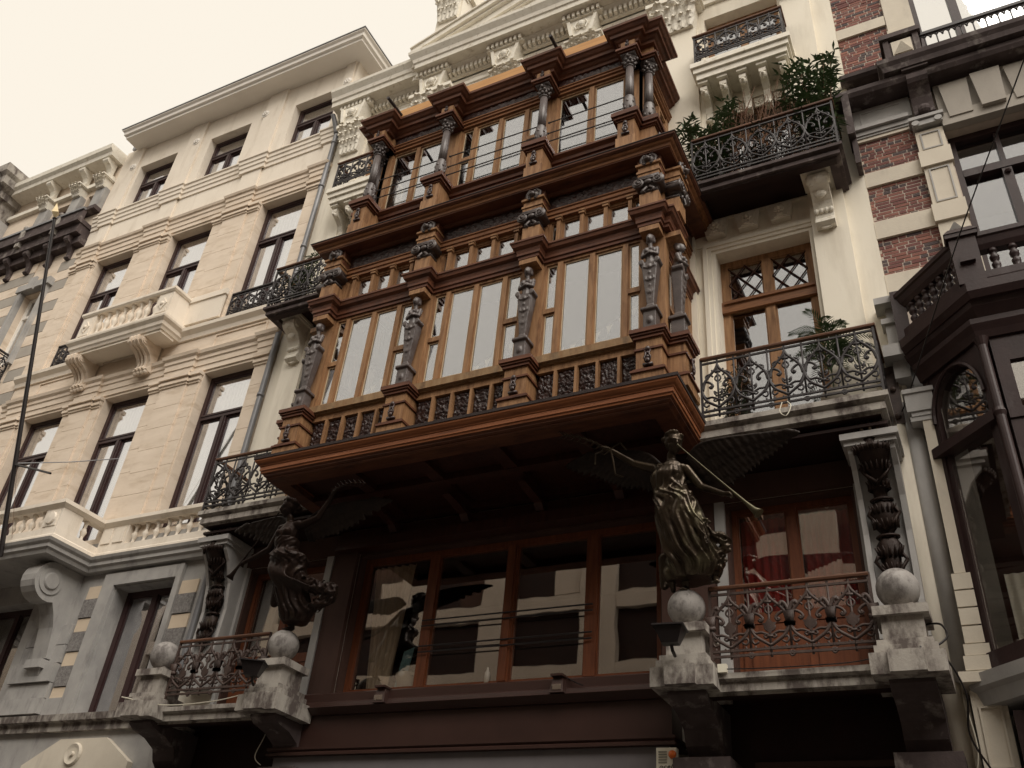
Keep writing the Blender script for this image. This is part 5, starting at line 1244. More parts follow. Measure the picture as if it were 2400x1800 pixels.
mb = MB(); mb.box(-24.2, -18.96, -.34, .019, 17.25, 17.55).box(-24.2, -18.93, -.46, .019, 17.55, 17.68).box(-24.2, -18.93, -.18, .019, 17.0, 17.25).box(-24.2, -18.96, -.40, -.3, 17.68, 17.98); mb.part('attic_balcony', stainb, Fh)
MB().box(-24.2, -18.94, -.44, -.36, 17.98, 18.05).part('balcony_coping', zinc, Fh)
for x in (-22.8, -21.3, -19.9): MB().box(x-.08, x+.08, -.44, -.34, 17.4, 18.0).ball((x, -.38, 18.1), .09, n=10, m=6).part('balcony_post', stain, Fh)
for x in (-22.5, -21.7, -20.9, -20.1, -19.3): console(x-.08, x+.08, 0, .34, 16.6, 17.24).part('console', stainb, Fh)
MB().box(-24.2, -18.96, -.20, .019, 18.25, 18.38).part('attic_sill', stainb, Fh)
for x in (-21.45, -20.1, -19.15):
    B(x-.19, x+.19, -.14, .019, 18.38, 19.1).part('attic_pilaster', blue, Fh)
    corinth(.34, .35, creamo, 'attic_capital', Fh, x, -.14, 19.1)
    console(x-.1, x+.1, -.05, .35, 19.55, 20.1).part('cornice_console', creamo, Fh)
MB().box(-24.2, -18.94, -.10, .019, 19.42, 19.56).part('attic_architrave', creamo, Fh)
MB().sweep([(-24.2, 0), (-18.94, 0)], [(-.02, 20.10), (.40, 20.12), (.42, 20.24), (.5, 20.32), (.52, 20.46), (-.02, 20.5)]).part('attic_cornice', creamo, Fh)
B(-21.4, -20.5, -.1, 1.2, 20.5, 20.9).part('attic_block', stain, Fh)
railing(Fh, -22.5, -19.75, -.62, -.0, 12.85, 13.6, unit4_me, .37, .62, iron, ends=(True, True), wood=iron)
B(-22.6, -19.7, -.68, .019, 12.70, 12.85).part('balcony_slab', stainb, Fh)
console(-20.0, -19.86, 0, .6, 11.7, 12.69).part('console', stainb, Fh)

G = thing('grey_corner_house', 'grey rendered house with a heavy overhanging cornice at the far left edge', 'house', (-26.5, -.8, 0))
B(-40, -23.3, -.55, 8, 0, 19.3).part('wall', stain if 0 else greyst, G)
mb = MB(); mb.box(-40, -23.25, -.62, 8, 18.3, 18.5).box(-40, -23.2, -.68, 8, 17.9, 18.05); mb.part('string_moulding', greyst, G)
MB().sweep([(-40, -.55), (-23.3, -.55), (-23.3, 6)], [(-.02, 19.9), (.10, 19.9), (.12, 20.1), (.3, 20.25), (.32, 20.5), (.42, 20.6), (.45, 20.85), (-.02, 20.9)]).part('cornice', stain, G)
B(-40, -23.32, -.5, 7.9, 19.3, 19.9).part('frieze', stain, G); B(-40, -23.2, -.3, 7.9, 20.9, 21.05).part('roof', zinc, G)
for x in (-23.75, -24.9, -26.1): console(x-.16, x+.16, -.50, .34, 19.25, 19.88).part('scroll_bracket', greyst, G)

# ============================================================= OPPOSITE SIDE (only seen in the glass)
O = thing('opposite_office_building', 'pale stone office building of square piers and dark windows, reflected in the lower glass', 'building', (-12, -13.2, 0))
B(-60, 30, -14.4, -13.45, 0, 13.2).part('glazing', nearblk, O)
x = -62.0+.4
while x < 29:
    B(x, x+1.0, -13.45, -13.2, 0, 13.6).part('pier', opp, O); x += 3.2
for k in range(6):
    B(-60, 29, -13.44, -13.24, 1.0+2.1*k, 1.5+2.1*k).part('floor_band', opp, O)
for i in range(26): B(-59.5+i*3.2+.2, -59.5+i*3.2+1.0, -13.5, -13.4, 12.1, 13.0).part('blind', opp if i % 2 else brownsh, O)
B(-60, 30, -22, -14.41, 0, 15.6).part('mansard_roof', brownsh, O)
# ============================================================= BRONZE ANGELS
def loft(mb, secs, n=60, per=7, seed=0, closed=True):
    """secs: (cx,cy,cz,a,b,amp,folds) interpolated rings with drapery folds"""
    S = []
    for i in range(len(secs)-1):
        a = secs[max(i-1, 0)]; b = secs[i]; c = secs[i+1]; d = secs[min(i+2, len(secs)-1)]
        for k in range(per):
            t = k/per
            S.append([.5*((2*b[q])+(c[q]-a[q])*t+(2*a[q]-5*b[q]+4*c[q]-d[q])*t*t+(3*b[q]-a[q]-3*c[q]+d[q])*t**3) for q in range(7)])
    S.append(list(secs[-1])); vs = []; fs = []; N_ = len(S)
    for j, (cx, cy, cz, a, b, amp, fo) in enumerate(S):
        v = j/N_
        for i in range(n):
            w = 2*pi*i/n
            tw = w+1.1*v*sin(w+seed)
            f = abs(sin(fo*.5*tw+seed+2.2*v))**.7*1.0+.55*abs(sin(fo*.83*tw+1.7*seed-3*v))
            q = 1+amp*(f-.6)+.04*noise.noise(Vector((cos(w)*2, sin(w)*2, v*6+seed)))
            vs.append((cx+a*q*cos(w), cy+b*q*sin(w), cz))
    for j in range(N_-1):
        for i in range(n): fs.append((j*n+i, j*n+(i+1) % n, (j+1)*n+(i+1) % n, (j+1)*n+i))
    fs += [tuple(range(n))[::-1], tuple(range((N_-1)*n, N_*n))]
    return mb.add(vs, fs)
def limb(mb, pts, rs, n=12):
    for i in range(len(pts)-1): mb.cone(pts[i], pts[i+1], rs[i], rs[i+1], n)
def hand(mb, w, d, curl, up=Vector((0, 0, 1)), s=1.0):
    """palm at w pointing along d with five bent fingers"""
    w = Vector(w); d = Vector(d).normalized(); side = d.cross(up).normalized(); nrm = side.cross(d).normalized()
    mb.cone(w, w+d*.06*s, .026*s, .032*s, 8)
    for i, (ln, off) in enumerate(((.07, -.028), (.082, -.01), (.078, .01), (.06, .027))):
        b = w+d*.075*s+side*off*s; k = b+d*ln*.5*s-nrm*curl*.03*s; e = k+d*ln*.4*s*(1-curl)-nrm*curl*.045*s
        mb.cone(b, k, .0115*s, .0105*s, 6); mb.cone(k, e, .0105*s, .008*s, 6)
    b = w+d*.02*s-side*.03*s; k = b+d*.035*s-side*.02*s-nrm*.02*s; mb.cone(b, k, .013*s, .012*s, 6); mb.cone(k, k+d*.03*s-nrm*.012*s, .012*s, .009*s, 6)
def head(mb, c, fwd, s=1.0, hairmb=None):
    c = Vector(c); f = Vector(fwd).normalized(); up = Vector((0, 0, 1)); sd_ = f.cross(up).normalized(); up = sd_.cross(f).normalized()
    P = lambda a, b, u: tuple(c+f*a*s+sd_*b*s+up*u*s)
    mb.ball(P(-.01, 0, .03), .098*s, .95, 1, 1.08, 14, 10); mb.ball(P(.018, 0, -.03), .075*s, .95, 1, 1.15, 12, 8); mb.ball(P(.045, 0, -.092), .028*s, n=8, m=6)
    mb.cone(P(.088, 0, .028), P(.108, 0, -.012), .010*s, .016*s, 7); mb.ball(P(.088, 0, -.045), .018*s, 1, 1, .55, 7, 5); mb.ball(P(.086, 0, -.06), .015*s, 1, 1, .6, 7, 5)
    for q in (-1, 1):
        mb.cone(P(.083, q*.012, .040), P(.068, q*.055, .040), .011*s, .010*s, 6); mb.ball(P(.072, q*.034, .015), .015*s, n=7, m=5); mb.ball(P(-.01, q*.088, 0), .020*s, .7, .7, 1.3, 7, 5)
        mb.ball(P(.05, q*.045, -.03), .03*s, n=8, m=6)
    h = hairmb or mb; rnd = random.Random(3)
    for i in range(60):
        a = rnd.uniform(0, 2*pi); e = rnd.uniform(.1, 1.45); r_ = .105
        fx = cos(a)*cos(e); 
        if fx > .45 and e < .9: continue
        h.ball(P(-.015+r_*fx, r_*sin(a)*cos(e)*.98, .035+r_*1.05*sin(e)), rnd.uniform(.018, .03)*s, n=7, m=5)
    h.ball(P(-.12, 0, .02), .05*s, n=9, m=6)
def wing(mb, roots, tips, n, seed=1, layers=((1, .05), (.66, .055), (.38, .05)), cov=.018, yo=0):
    rnd = random.Random(seed)
    rp_ = cat_([Vector(p) for p in roots], 8); tp = cat_([Vector(p) for p in tips], 8)
    def at(P, t): q = t*(len(P)-1); i = min(int(q), len(P)-2); return P[i].lerp(P[i+1], q-i)
    for li, (ln, w) in enumerate(layers):
        m = n-li*2
        for i in range(m):
            t = (i+.5)/m; a = at(rp_, t); b = at(tp, t); b = a.lerp(b, ln*(1+rnd.uniform(-.04, .04))); d = (b-a)
            s = d.cross(Vector((0, 1, 0))).normalized()*w; yy = Vector((0, -.009*li-.002*(i % 2)+yo, 0)); nn = Vector((0, .011, 0))
            pts = [a-s*.5, a+s*.5, a+d*.5+s, a+d*.88+s*.75, b, a+d*.88-s*.75, a+d*.5-s]
            rb_ = [a+d*.02-nn*.6, b-d*.03-nn*.6]
            k = len(pts); vs = [p+yy-nn*.3 for p in pts]+[p+yy+nn for p in pts]
            mb.add(vs, [tuple(range(k)), tuple(range(k, 2*k))[::-1]]+[(j, k+j, k+(j+1) % k, (j+1) % k) for j in range(k)])
            mb.tube([p+yy for p in rb_], .004, 4)
    mb.tube([tuple(p+Vector((0, yo-.01, 0))) for p in rp_], .035, 8, .014)
def trumpet(a, b, parent, m):
    a = Vector(a); b = Vector(b); d = (b-a); L = d.length; q = d.to_track_quat('Z', 'Y')
    mb = MB(); mb.lathe([(.014, 0), (.008, .02), (.007, L*.3), (.011, L*.6), (.02, L*.85), (.035, L*.95), (.062, L), (.055, L), (.028, L*.95)], 14)
    mb.v = [tuple(a+q @ Vector(v)) for v in mb.v]; mb.part('trumpet', m, parent, True)

# right-hand angel, about two metres
A1 = thing('winged_statue', 'winged bronze woman blowing a trumpet on the right-hand stone ball under the bay', 'statue', (-2.73, -.9, 5.49), group='trumpeting bronze angels')
LEAN[0] = (-.6, .18, -.39)
b = MB()
nk = (-2.88, -1.0, 7.20)
limb(b, [(-2.76, -.95, 5.56), (-2.76, -.98, 5.78), (-2.78, -1.02, 6.10), (-2.87, -.99, 6.55)], [.042, .06, .068, .10])
limb(b, [(-2.43, -.98, 5.66), (-2.50, -.96, 5.85), (-2.64, -1.06, 6.14), (-2.76, -1.0, 6.56)], [.040, .058, .068, .10])
b.cone((-2.76, -.95, 5.55), (-2.75, -1.09, 5.50), .042, .032, 8); b.cone((-2.43, -.98, 5.65), (-2.38, -1.10, 5.55), .042, .032, 8)
for i in range(5): b.ball((-2.79+.02*i, -1.115+.004*i, 5.49), .0145, n=6, m=4); b.ball((-2.42+.018*i, -1.125+.003*i, 5.535), .0135, n=6, m=4)
limb(b, [(-2.82, -1.0, 6.58), (-2.85, -1.02, 6.75), (-2.87, -1.03, 6.95), (-2.87, -1.0, 7.07)], [.155, .115, .145, .13])
b.cone((-3.0, -1.0, 7.11), (-2.76, -1.0, 7.06), .075, .075, 10)
b.ball((-2.93, -1.13, 6.98), .065, n=10, m=7); b.ball((-2.80, -1.13, 6.95), .065, n=10, m=7)
limb(b, [(-2.88, -1.0, 7.10), (-2.87, -1.02, 7.26)], [.062, .052])
head(b, (-2.835, -1.04, 7.38), (.62, -.75, -.22), 1.08)
limb(b, [(-3.05, -.98, 7.12), (-3.34, -.95, 7.27), (-3.60, -1.0, 7.47)], [.062, .046, .032]); hand(b, (-3.61, -1.0, 7.48), (-.8, -.1, .55), .7)
limb(b, [(-2.71, -1.0, 7.05), (-2.54, -1.02, 6.79), (-2.28, -1.10, 6.62)], [.064, .046, .032]); hand(b, (-2.27, -1.105, 6.615), (.9, -.1, -.22), .8)
remesh(b, 'body', bronze, .0095, 1, A1)
b = MB()
loft(b, [(-2.89, -1.02, 7.08, .13, .12, .10, 9), (-2.91, -1.04, 6.95, .18, .165, .16, 9), (-2.88, -1.03, 6.80, .165, .15, .24, 10), (-2.86, -1.03, 6.72, .185, .17, .30, 11), (-2.83, -1.02, 6.60, .225, .20, .18, 9),
         (-2.79, -1.03, 6.40, .24, .205, .22, 10), (-2.73, -1.04, 6.15, .24, .205, .26, 10), (-2.67, -1.03, 5.95, .255, .205, .30, 10), (-2.66, -1.0, 5.78, .255, .19, .36, 9), (-2.67, -.98, 5.64, .21, .16, .40, 9)], n=96, seed=.7)
rnd = random.Random(5)
for k in range(22):                       # deep diagonal folds
    t = k/21; x0 = -3.06+.40*t; z0 = 6.66-.04*t+.08*sin(k*2.3)
    b.tube([tuple(p) for p in cat_([Vector((x0, -1.14, z0)), Vector((x0+.10, -1.235, z0-.22-.1*t)), Vector((x0+.16+.06*t, -1.23, z0-.50)), Vector((x0+.24, -1.15, z0-.80+.1*t))], 5)], .010+.006*(k % 3), 6, .006)
for k in range(6):
    b.tube([tuple(p) for p in cat_([Vector((-3.0+.05*k, -1.13, 7.08-.05*k)), Vector((-2.93+.04*k, -1.19, 6.95-.04*k)), Vector((-2.85+.03*k, -1.17, 6.82-.02*k)), Vector((-2.72, -1.1, 6.80))], 5)], .014, 6)
for k in range(9):                        # belt ruffle
    a = pi+.3+k*.33; b.ball((-2.85+.165*cos(a), -1.02+.155*sin(a), 6.73+.02*sin(k*2)), .036, 1, 1, .8, 8, 6)
pts = [(-2.68, -1.05, 6.52), (-2.55, -1.05, 6.30), (-2.44, -1.02, 6.12), (-2.34, -1.0, 6.12), (-2.30, -1.0, 6.0), (-2.40, -1.0, 5.92), (-2.34, -1.0, 5.80), (-2.46, -.98, 5.72)]
b.tube([tuple(p) for p in cat_([Vector(p) for p in pts], 6)], .07, 8, .04)
def crumple(b, pts, k0, n, s):
    for i in range(n):
        p = Vector(pts[k0+i % (len(pts)-k0-1)]); q = Vector(pts[k0+1+i % (len(pts)-k0-1)]); j = lambda: Vector((rnd.uniform(-s, s), rnd.uniform(-s, .2*s), rnd.uniform(-s, s)))
        c = cat_([p+j()*.8, p.lerp(q, .35)+j(), p.lerp(q, .7)+j(), q+j()*.8], 5); b.tube([tuple(v) for v in c], rnd.uniform(.014, .024), 6, .008)
crumple(b, pts, 1, 34, .085)
b.cone((-2.98, -.99, 5.95), (-3.0, -.97, 5.62), .08, .05)
b.cone((-2.93, -.99, 5.80), (-2.90, -.97, 5.55), .06, .03)
remesh(b, 'drapery', bronze, .0105, 1, A1)
wg = MB(); wing(wg, [(-2.72, -.88, 7.22), (-2.60, -.9, 7.38), (-2.34, -.93, 7.41), (-1.90, -.94, 7.39), (-1.62, -.95, 7.37)], [(-2.42, -.86, 6.80), (-2.26, -.88, 6.80), (-2.02, -.9, 6.94), (-1.74, -.92, 7.12), (-1.44, -.95, 7.33)], 24, 3, layers=((1, .036), (.78, .036), (.56, .034), (.34, .032))); remesh(wg, 'wing', wingm, .0115, 1, A1)
wg = MB(); wing(wg, [(-3.02, -.86, 7.20), (-3.2, -.83, 7.42), (-3.45, -.8, 7.54), (-3.95, -.78, 7.62)], [(-3.10, -.84, 6.88), (-3.5, -.82, 7.02), (-3.9, -.8, 7.22), (-4.32, -.78, 7.50)], 20, 4, layers=((1, .038), (.76, .04), (.52, .036), (.32, .034))); remesh(wg, 'wing', wingm, .0115, 1, A1)
trumpet((-2.76, -1.14, 7.31), (-1.90, -1.12, 6.30), A1, mat('trumpet_bronze', (.14, .125, .075), (.09, .08, .05), (9, 9, 9), .35, .1, metal=.5))
def palmbranch(parent, a, pts, m):
    mb = MB(); mb.tube([tuple(p) for p in cat_([Vector(q) for q in pts], 6)], .012, 6)
    P_ = cat_([Vector(q) for q in pts], 3)
    for i, p in enumerate(P_[1:]):
        for s in (-1, 1): mb.tube([tuple(p), tuple(p+Vector((-.05, -.02, .05*s))), tuple(p+Vector((-.10, -.02, .03*s)))], .009, 4, .003)
    mb.part('palm_branch', m, parent)
palmbranch(A1, 0, [(-3.58, -1.02, 7.42), (-3.72, -1.04, 7.54), (-3.95, -1.04, 7.68), (-4.2, -1.0, 7.8)], bronze)
mb = MB()
for q in ([(-3.60, -1.02, 7.48), (-3.78, -1.03, 7.44), (-3.79, -1.03, 7.30)], [(-3.60, -1.02, 7.48), (-3.56, -1.03, 7.28), (-3.54, -1.03, 7.12), (-3.44, -1.03, 7.06)], [(-3.6, -1.02, 7.48), (-3.48, -1.02, 7.54), (-3.40, -1.02, 7.42)]): mb.tube(q, .011, 5)
mb.part('bent_ribbon', bronze, A1)

LEAN[0] = None
# left-hand angel leaning away from the camera, arm raised
A2 = thing('winged_statue', 'shaded winged bronze woman with one arm raised on the left-hand stone ball', 'statue', (-8.28, -.85, 5.49), group='trumpeting bronze angels')
LEAN[0] = (-.6, .57, -.39)
b = MB()
limb(b, [(-8.26, -.9, 5.60), (-8.36, -.95, 5.84), (-8.46, -1.02, 6.12), (-8.52, -1.0, 6.52)], [.042, .06, .07, .10])
limb(b, [(-8.10, -.86, 5.72), (-8.22, -.84, 5.95), (-8.38, -.95, 6.18), (-8.44, -.98, 6.52)], [.04, .06, .07, .10])
b.cone((-8.26, -.9, 5.59), (-8.24, -1.03, 5.545), .036, .026, 8)
for i in range(5): b.ball((-8.28+.02*i, -1.055, 5.535), .0135, n=6, m=4)
limb(b, [(-8.50, -1.0, 6.56), (-8.58, -1.02, 6.75), (-8.61, -1.04, 6.95), (-8.61, -1.0, 7.07)], [.155, .115, .145, .13])
b.cone((-8.76, -1.0, 7.10), (-8.48, -1.0, 7.13), .075, .075, 10)
b.ball((-8.67, -1.13, 6.97), .065, n=10, m=7); b.ball((-8.55, -1.13, 6.98), .065, n=10, m=7)
limb(b, [(-8.63, -1.0, 7.1), (-8.66, -1.02, 7.26)], [.062, .052])
head(b, (-8.70, -1.04, 7.39), (-.6, -.75, -.2), 1.08)
limb(b, [(-8.45, -.99, 7.12), (-8.18, -1.0, 7.20), (-8.02, -1.0, 7.50)], [.062, .046, .032]); hand(b, (-8.02, -1.0, 7.50), (.2, -.1, .95), .4, Vector((0, -1, 0)))
limb(b, [(-8.78, -1.0, 7.08), (-8.88, -1.03, 6.80), (-9.13, -1.1, 6.64)], [.064, .046, .032]); hand(b, (-9.14, -1.1, 6.635), (-.9, -.1, -.3), .8)
remesh(b, 'body', bronzeb, .0095, 1, A2)
b = MB()
loft(b, [(-8.60, -1.03, 6.92, .15, .14, .14, 9), (-8.59, -1.03, 6.84, .155, .14, .2, 10), (-8.57, -1.02, 6.74, .15, .14, .26, 12), (-8.50, -1.01, 6.62, .235, .20, .34, 12), (-8.46, -1.01, 6.50, .225, .19, .2, 9),
         (-8.40, -1.0, 6.30, .215, .18, .24, 10), (-8.34, -.99, 6.10, .215, .17, .28, 10), (-8.24, -.98, 5.90, .20, .16, .32, 10), (-8.19, -.97, 5.74, .18, .15, .36, 9), (-8.17, -.96, 5.64, .15, .13, .38, 9)], n=96, seed=2.1)
for k in range(14):
    t = k/13; x0 = -8.70+.3*t
    b.tube([tuple(p) for p in cat_([Vector((x0, -1.12, 6.60)), Vector((x0+.08, -1.23, 6.38-.1*t)), Vector((x0+.22+.1*t, -1.2, 6.16)), Vector((x0+.42+.1*t, -1.1, 5.98+.1*t))], 5)], .015+.007*(k % 3), 6, .008)
for k in range(10):
    a = pi+.2+k*.3; b.ball((-8.5+.2*cos(a), -1.02+.19*sin(a), 6.60+.03*sin(k*2)), .042, 1, 1, .9, 8, 6)
pts = [(-8.25, -1.0, 6.3), (-8.02, -1.0, 6.16), (-7.82, -.98, 6.10), (-7.70, -.96, 6.12), (-7.66, -.96, 6.0), (-7.78, -.96, 5.90), (-7.9, -.95, 5.86), (-7.98, -.95, 5.74)]
b.tube([tuple(p) for p in cat_([Vector(p) for p in pts], 6)], .10, 8, .05)
crumple(b, pts, 0, 44, .11)
b.cone((-8.58, -.98, 6.2), (-8.62, -.96, 5.98), .10, .06)
remesh(b, 'drapery', bronzeb, .0125, 1, A2)
wg = MB(); wing(wg, [(-8.5, -.86, 7.22), (-8.36, -.83, 7.38), (-8.05, -.8, 7.48), (-7.55, -.78, 7.48)], [(-8.36, -.84, 6.92), (-8.0, -.82, 6.98), (-7.6, -.8, 7.12), (-7.12, -.78, 7.42)], 16, 8, layers=((1, .05), (.7, .055), (.42, .05))); remesh(wg, 'wing', wingm, .0115, 1, A2)
wg = MB(); wing(wg, [(-8.72, -.86, 7.2), (-8.95, -.84, 7.38), (-9.2, -.84, 7.40), (-9.6, -.84, 7.37)], [(-8.85, -.84, 6.95), (-9.1, -.84, 6.98), (-9.4, -.84, 7.08), (-9.85, -.84, 7.3)], 14, 9, layers=((1, .045), (.7, .05), (.42, .05))); remesh(wg, 'wing', wingm, .0115, 1, A2)
trumpet((-8.77, -1.13, 7.31), (-9.40, -1.12, 6.38), A2, bronzeb)
palmbranch(A2, 0, [(-8.0, -1.02, 7.52), (-7.88, -1.05, 7.6), (-7.7, -1.05, 7.62), (-7.5, -1.02, 7.6)], bronzeb)

LEAN[0] = None
# ============================================================= PLANTS
def blade(mb, p, d, L, w, droop):
    p = Vector(p); d = Vector(d).normalized(); s = d.cross(Vector((0, 0, 1)))
    if s.length < .05: s = Vector((1, 0, 0))
    s = s.normalized()*w
    a = p+d*L*.45-Vector((0, 0, droop*L*.12)); b_ = p+d*L-Vector((0, 0, droop*L*.5))
    mb.add([p-s*.3, p+s*.3, a+s, a-s, b_], [(0, 1, 2, 3), (3, 2, 4)])
def bamboo(name, label, base, h, n, spread, seed, m=leafg, grp=None, leafsz=.11, z0=0, dens=26):
    rnd = random.Random(seed); t = thing(name, label, 'plant', base, group=grp); st = MB(); lf = MB(); bs = Vector(base)
    for i in range(n):
        a = rnd.uniform(0, 2*pi); r_ = spread*sqrt(rnd.random()); hh = h*rnd.uniform(.55, 1)
        top = bs+Vector((r_*cos(a)*1.3, r_*sin(a)*.5, hh)); bt = bs+Vector((r_*cos(a)*.4, r_*sin(a)*.3, 0)); mid = bt.lerp(top, .5)+Vector((rnd.uniform(-.04, .04), 0, 0))
        C_ = cat_([bt, mid, top], 6); st.tube(C_, .008, 4, .003)
        for k in range(int(dens*1.6)):
            q = C_[rnd.randint(3, len(C_)-1)]+Vector((rnd.uniform(-.03, .03), rnd.uniform(-.03, .03), rnd.uniform(-.03, .03)))
            c2 = q+Vector((rnd.uniform(-.1, .1), rnd.uniform(-.1, .1), rnd.uniform(-.03, .08)))
            for j in range(3): blade(lf, c2, (rnd.uniform(-1, 1), rnd.uniform(-1, .6), rnd.uniform(-.5, .7)), leafsz*rnd.uniform(.6, 1.2), leafsz*.11, rnd.uniform(.2, 1.2))
    st.part('stem', twig, t); lf.part('foliage', m, t); return t
bamboo('bamboo_plant', 'tall green bamboo at the right end of the upper planted balcony', (-.68, -.55, 11.87), 2.35, 16, .34, 11, dens=17, leafsz=.18)
bamboo('bamboo_plant', 'bushy dark bamboo at the left end of the upper planted balcony, beside the wooden bay', (-2.25, -.5, 11.87), 2.0, 16, .38, 12, dens=17, leafsz=.17)
bamboo('bamboo_plant', 'small spiky green shrub on the left-hand balcony between the downpipe and the bay', (-10.2, -.5, 11.87), 1.55, 9, .22, 13, dens=24)
def twigs(label, base, w, h, n, seed, lean=.2):
    rnd = random.Random(seed); t = thing('dry_shrub', label, 'plant', base); mb = MB()
    for i in range(n):
        x = rnd.uniform(-w/2, w/2); y = rnd.uniform(-.1, .1); l = rnd.uniform(.6, 1)*h; dx = rnd.gauss(lean*.3, .16); b0 = Vector(base)
        p = [b0+Vector((x, y, 0)), b0+Vector((x+dx*.4*l, y, l*.5)), b0+Vector((x+dx*l, y+rnd.uniform(-.1, .1), l))]
        C_ = cat_(p, 4); mb.tube(C_, .0075, 3, .004)
        for k in range(3):
            q = C_[rnd.randint(2, 7)]; mb.tube([q, q+Vector((rnd.uniform(-.12, .12), rnd.uniform(-.05, .05), rnd.uniform(.05, .16)))], .005, 3, .002)
    mb.part('twig', twig, t, kind='stuff')
twigs('leafless brown twigs in the middle of the upper planted balcony', (-1.5, -.5, 11.87), 1.3, 2.15, 95, 21)
bamboo('leafy_shrub', 'low dark leafy undergrowth behind the upper balcony railing', (-1.5, -.55, 11.87), .85, 14, .55, 14, leafd, leafsz=.09, dens=18)
twigs('sparse thin dry stalks on the left-hand balcony under the downpipe', (-9.6, -.5, 11.87), .7, 1.5, 10, 22)
bamboo('potted_shrub', 'dark clipped shrub in shade at the bay end of the lower right balcony', (-2.2, -.5, 7.66), .95, 12, .2, 15, leafd, leafsz=.06, dens=24)
def palm(label, base, h, n, L, seed, m=leafg):
    rnd = random.Random(seed); t = thing('potted_palm', label, 'plant', base); bs = Vector(base)
    fr = MB(); st = MB()
    for i in range(n):
        a = rnd.uniform(0, 2*pi); el = rnd.uniform(.1, 1.3); l = L*rnd.uniform(.7, 1.1); hub = bs+Vector((0, 0, h*rnd.uniform(.5, 1)))
        st.tube(cat_([bs+Vector((0, 0, .1)), bs.lerp(hub, .6), hub], 4), .008, 4)
        d = Vector((cos(a)*cos(el), sin(a)*cos(el)*.7, sin(el))); C_ = cat_([hub, hub+d*l*.5, hub+d*l-Vector((0, 0, l*.35))], 7); st.tube(C_, .005, 4, .002)
        for k, q in enumerate(C_[2:]):
            tg = (C_[min(k+3, len(C_)-1)]-C_[k+1]).normalized(); sdv = tg.cross(Vector((0, 0, 1))).normalized()
            for s in (-1, 1): blade(fr, q, sdv*s+tg*.9+Vector((0, 0, .15)), .16*(1.2-k/len(C_)), .009, .6)
    st.part('stem', leafg, t); fr.part('frond', m, t)
    mb = MB(); mb.lathe([(.12, 0), (.15, .16), (.17, .22), (.165, .26), (.15, .26), (.14, .22)], 20, base); mb.part('pot', pottery, t, True)
palm('potted palm with arching fronds in a round pale pot on the lower right balcony', (-.98, -.48, 7.66), 1.15, 34, .62, 31)
for i, (x, z_, l) in enumerate(((-7.55, 13.0, 'left'), (-5.5, 13.0, 'middle'), (-4.2, 13.0, 'right'))):
    bs = (x, -.75, 12.65); palm('indoor palm dimly visible behind the %s window of the upper bay storey' % l, bs, .75, 12, .38, 40+i, leafg)
palm('small potted plant on the sill at the left of the wide shaded window', (-7.05, .34, 4.95), .28, 10, .2, 50, leafd)

# ============================================================= SMALL THINGS
curtain(-7.80, -7.10, 4.97, 6.8, .245, curtd, 'long beige drape at the left of the wide shaded window under the bay', 'drape', amp=.035, per=.12, tilt=-.35)
mb = MB(); mb.add([(-7.18, .235, 4.98), (-7.02, .235, 4.98), (-6.94, .235, 5.55), (-7.10, .235, 5.5)], [(0, 1, 2, 3)]); mb.add([(-7.18, .239, 4.98), (-7.02, .239, 4.98), (-6.94, .239, 5.55), (-7.10, .239, 5.5)], [(3, 2, 1, 0)])
tag(mb.part('banner', clothb), 'pale blue cloth banner hanging inside the wide shaded window beside the beige drape', 'banner')
curtain(-2.38, -1.82, 4.75, 6.8, .26, curtr, 'deep red curtain behind the left leaf of the lower right balcony door', 'red_curtain', grp='red curtains', amp=.03, per=.1)
curtain(-1.66, -1.08, 4.75, 6.8, .26, curtr, 'deep red curtain behind the right leaf of the lower right balcony door', 'red_curtain', grp='red curtains', amp=.03, per=.1)
curtain(-9.9, -9.35, 4.75, 6.8, .40, curt, 'white curtain behind the left-hand lower balcony door, beside the shaded angel', 'white_curtain', amp=.03, per=.12)
for x0, x1, z0, lab in ((-7.9, -6.9, 8.75, 'left'), (-6.1, -4.9, 8.75, 'middle'), (-4.3, -3.1, 8.85, 'right')):
    t = thing('bunting', 'string of small triangular paper flags inside the %s window of the main bay storey' % lab, 'bunting', (x0, -1.35, z0)); sm = MB(); n = 7
    P_ = [(x0+(x1-x0)*i/n, -1.35, z0+.5*(i/n)**1.6) for i in range(n+1)]; sm.tube(P_, .004, 3); sm.part('string', twig, t)
    for i in range(n):
        x, y, z_ = P_[i]; MB().add([(x+.02, y, z_), (x+.11, y, z_+.02), (x+.05, y, z_-.14), (x+.02, y+.003, z_), (x+.11, y+.003, z_+.02), (x+.05, y+.003, z_-.14)], [(0, 1, 2), (5, 4, 3), (0, 3, 4, 1), (1, 4, 5, 2), (2, 5, 3, 0)]).part('paper_flag', plast, t)
def flood(x, y, z_, rz, label, s=1.0):
    t = thing('floodlight', label, 'floodlight', (x, y, z_)); c, si = cos(rz), sin(rz)
    def X(mb): mb.v = [(x+s*(a*c-b_*si), y+s*(a*si+b_*c), z_+s*q) for a, b_, q in mb.v]; return mb
    X(MB().frus(-.10, .10, -.06, .08, -.12, -.17, .17, -.14, .14, .06)).part('housing', black, t)
    X(MB().box(-.19, .19, -.17, .16, .062, .082)).part('hood', black, t)
    X(MB().box(-.15, .15, -.13, .12, .083, .09)).part('lens', glassd, t)
    X(MB().tube([(0, .02, -.08), (0, .12, -.16), (0, .26, -.18)], .022, 6)).part('bracket', black, t)
flood(-2.80, -1.32, 4.86, .1, 'black floodlight clamped to the stone pedestal below the right-hand angel', .85)
flood(-8.28, -1.32, 4.86, .5, 'black floodlight clamped to the stone pedestal below the left-hand angel', .85)
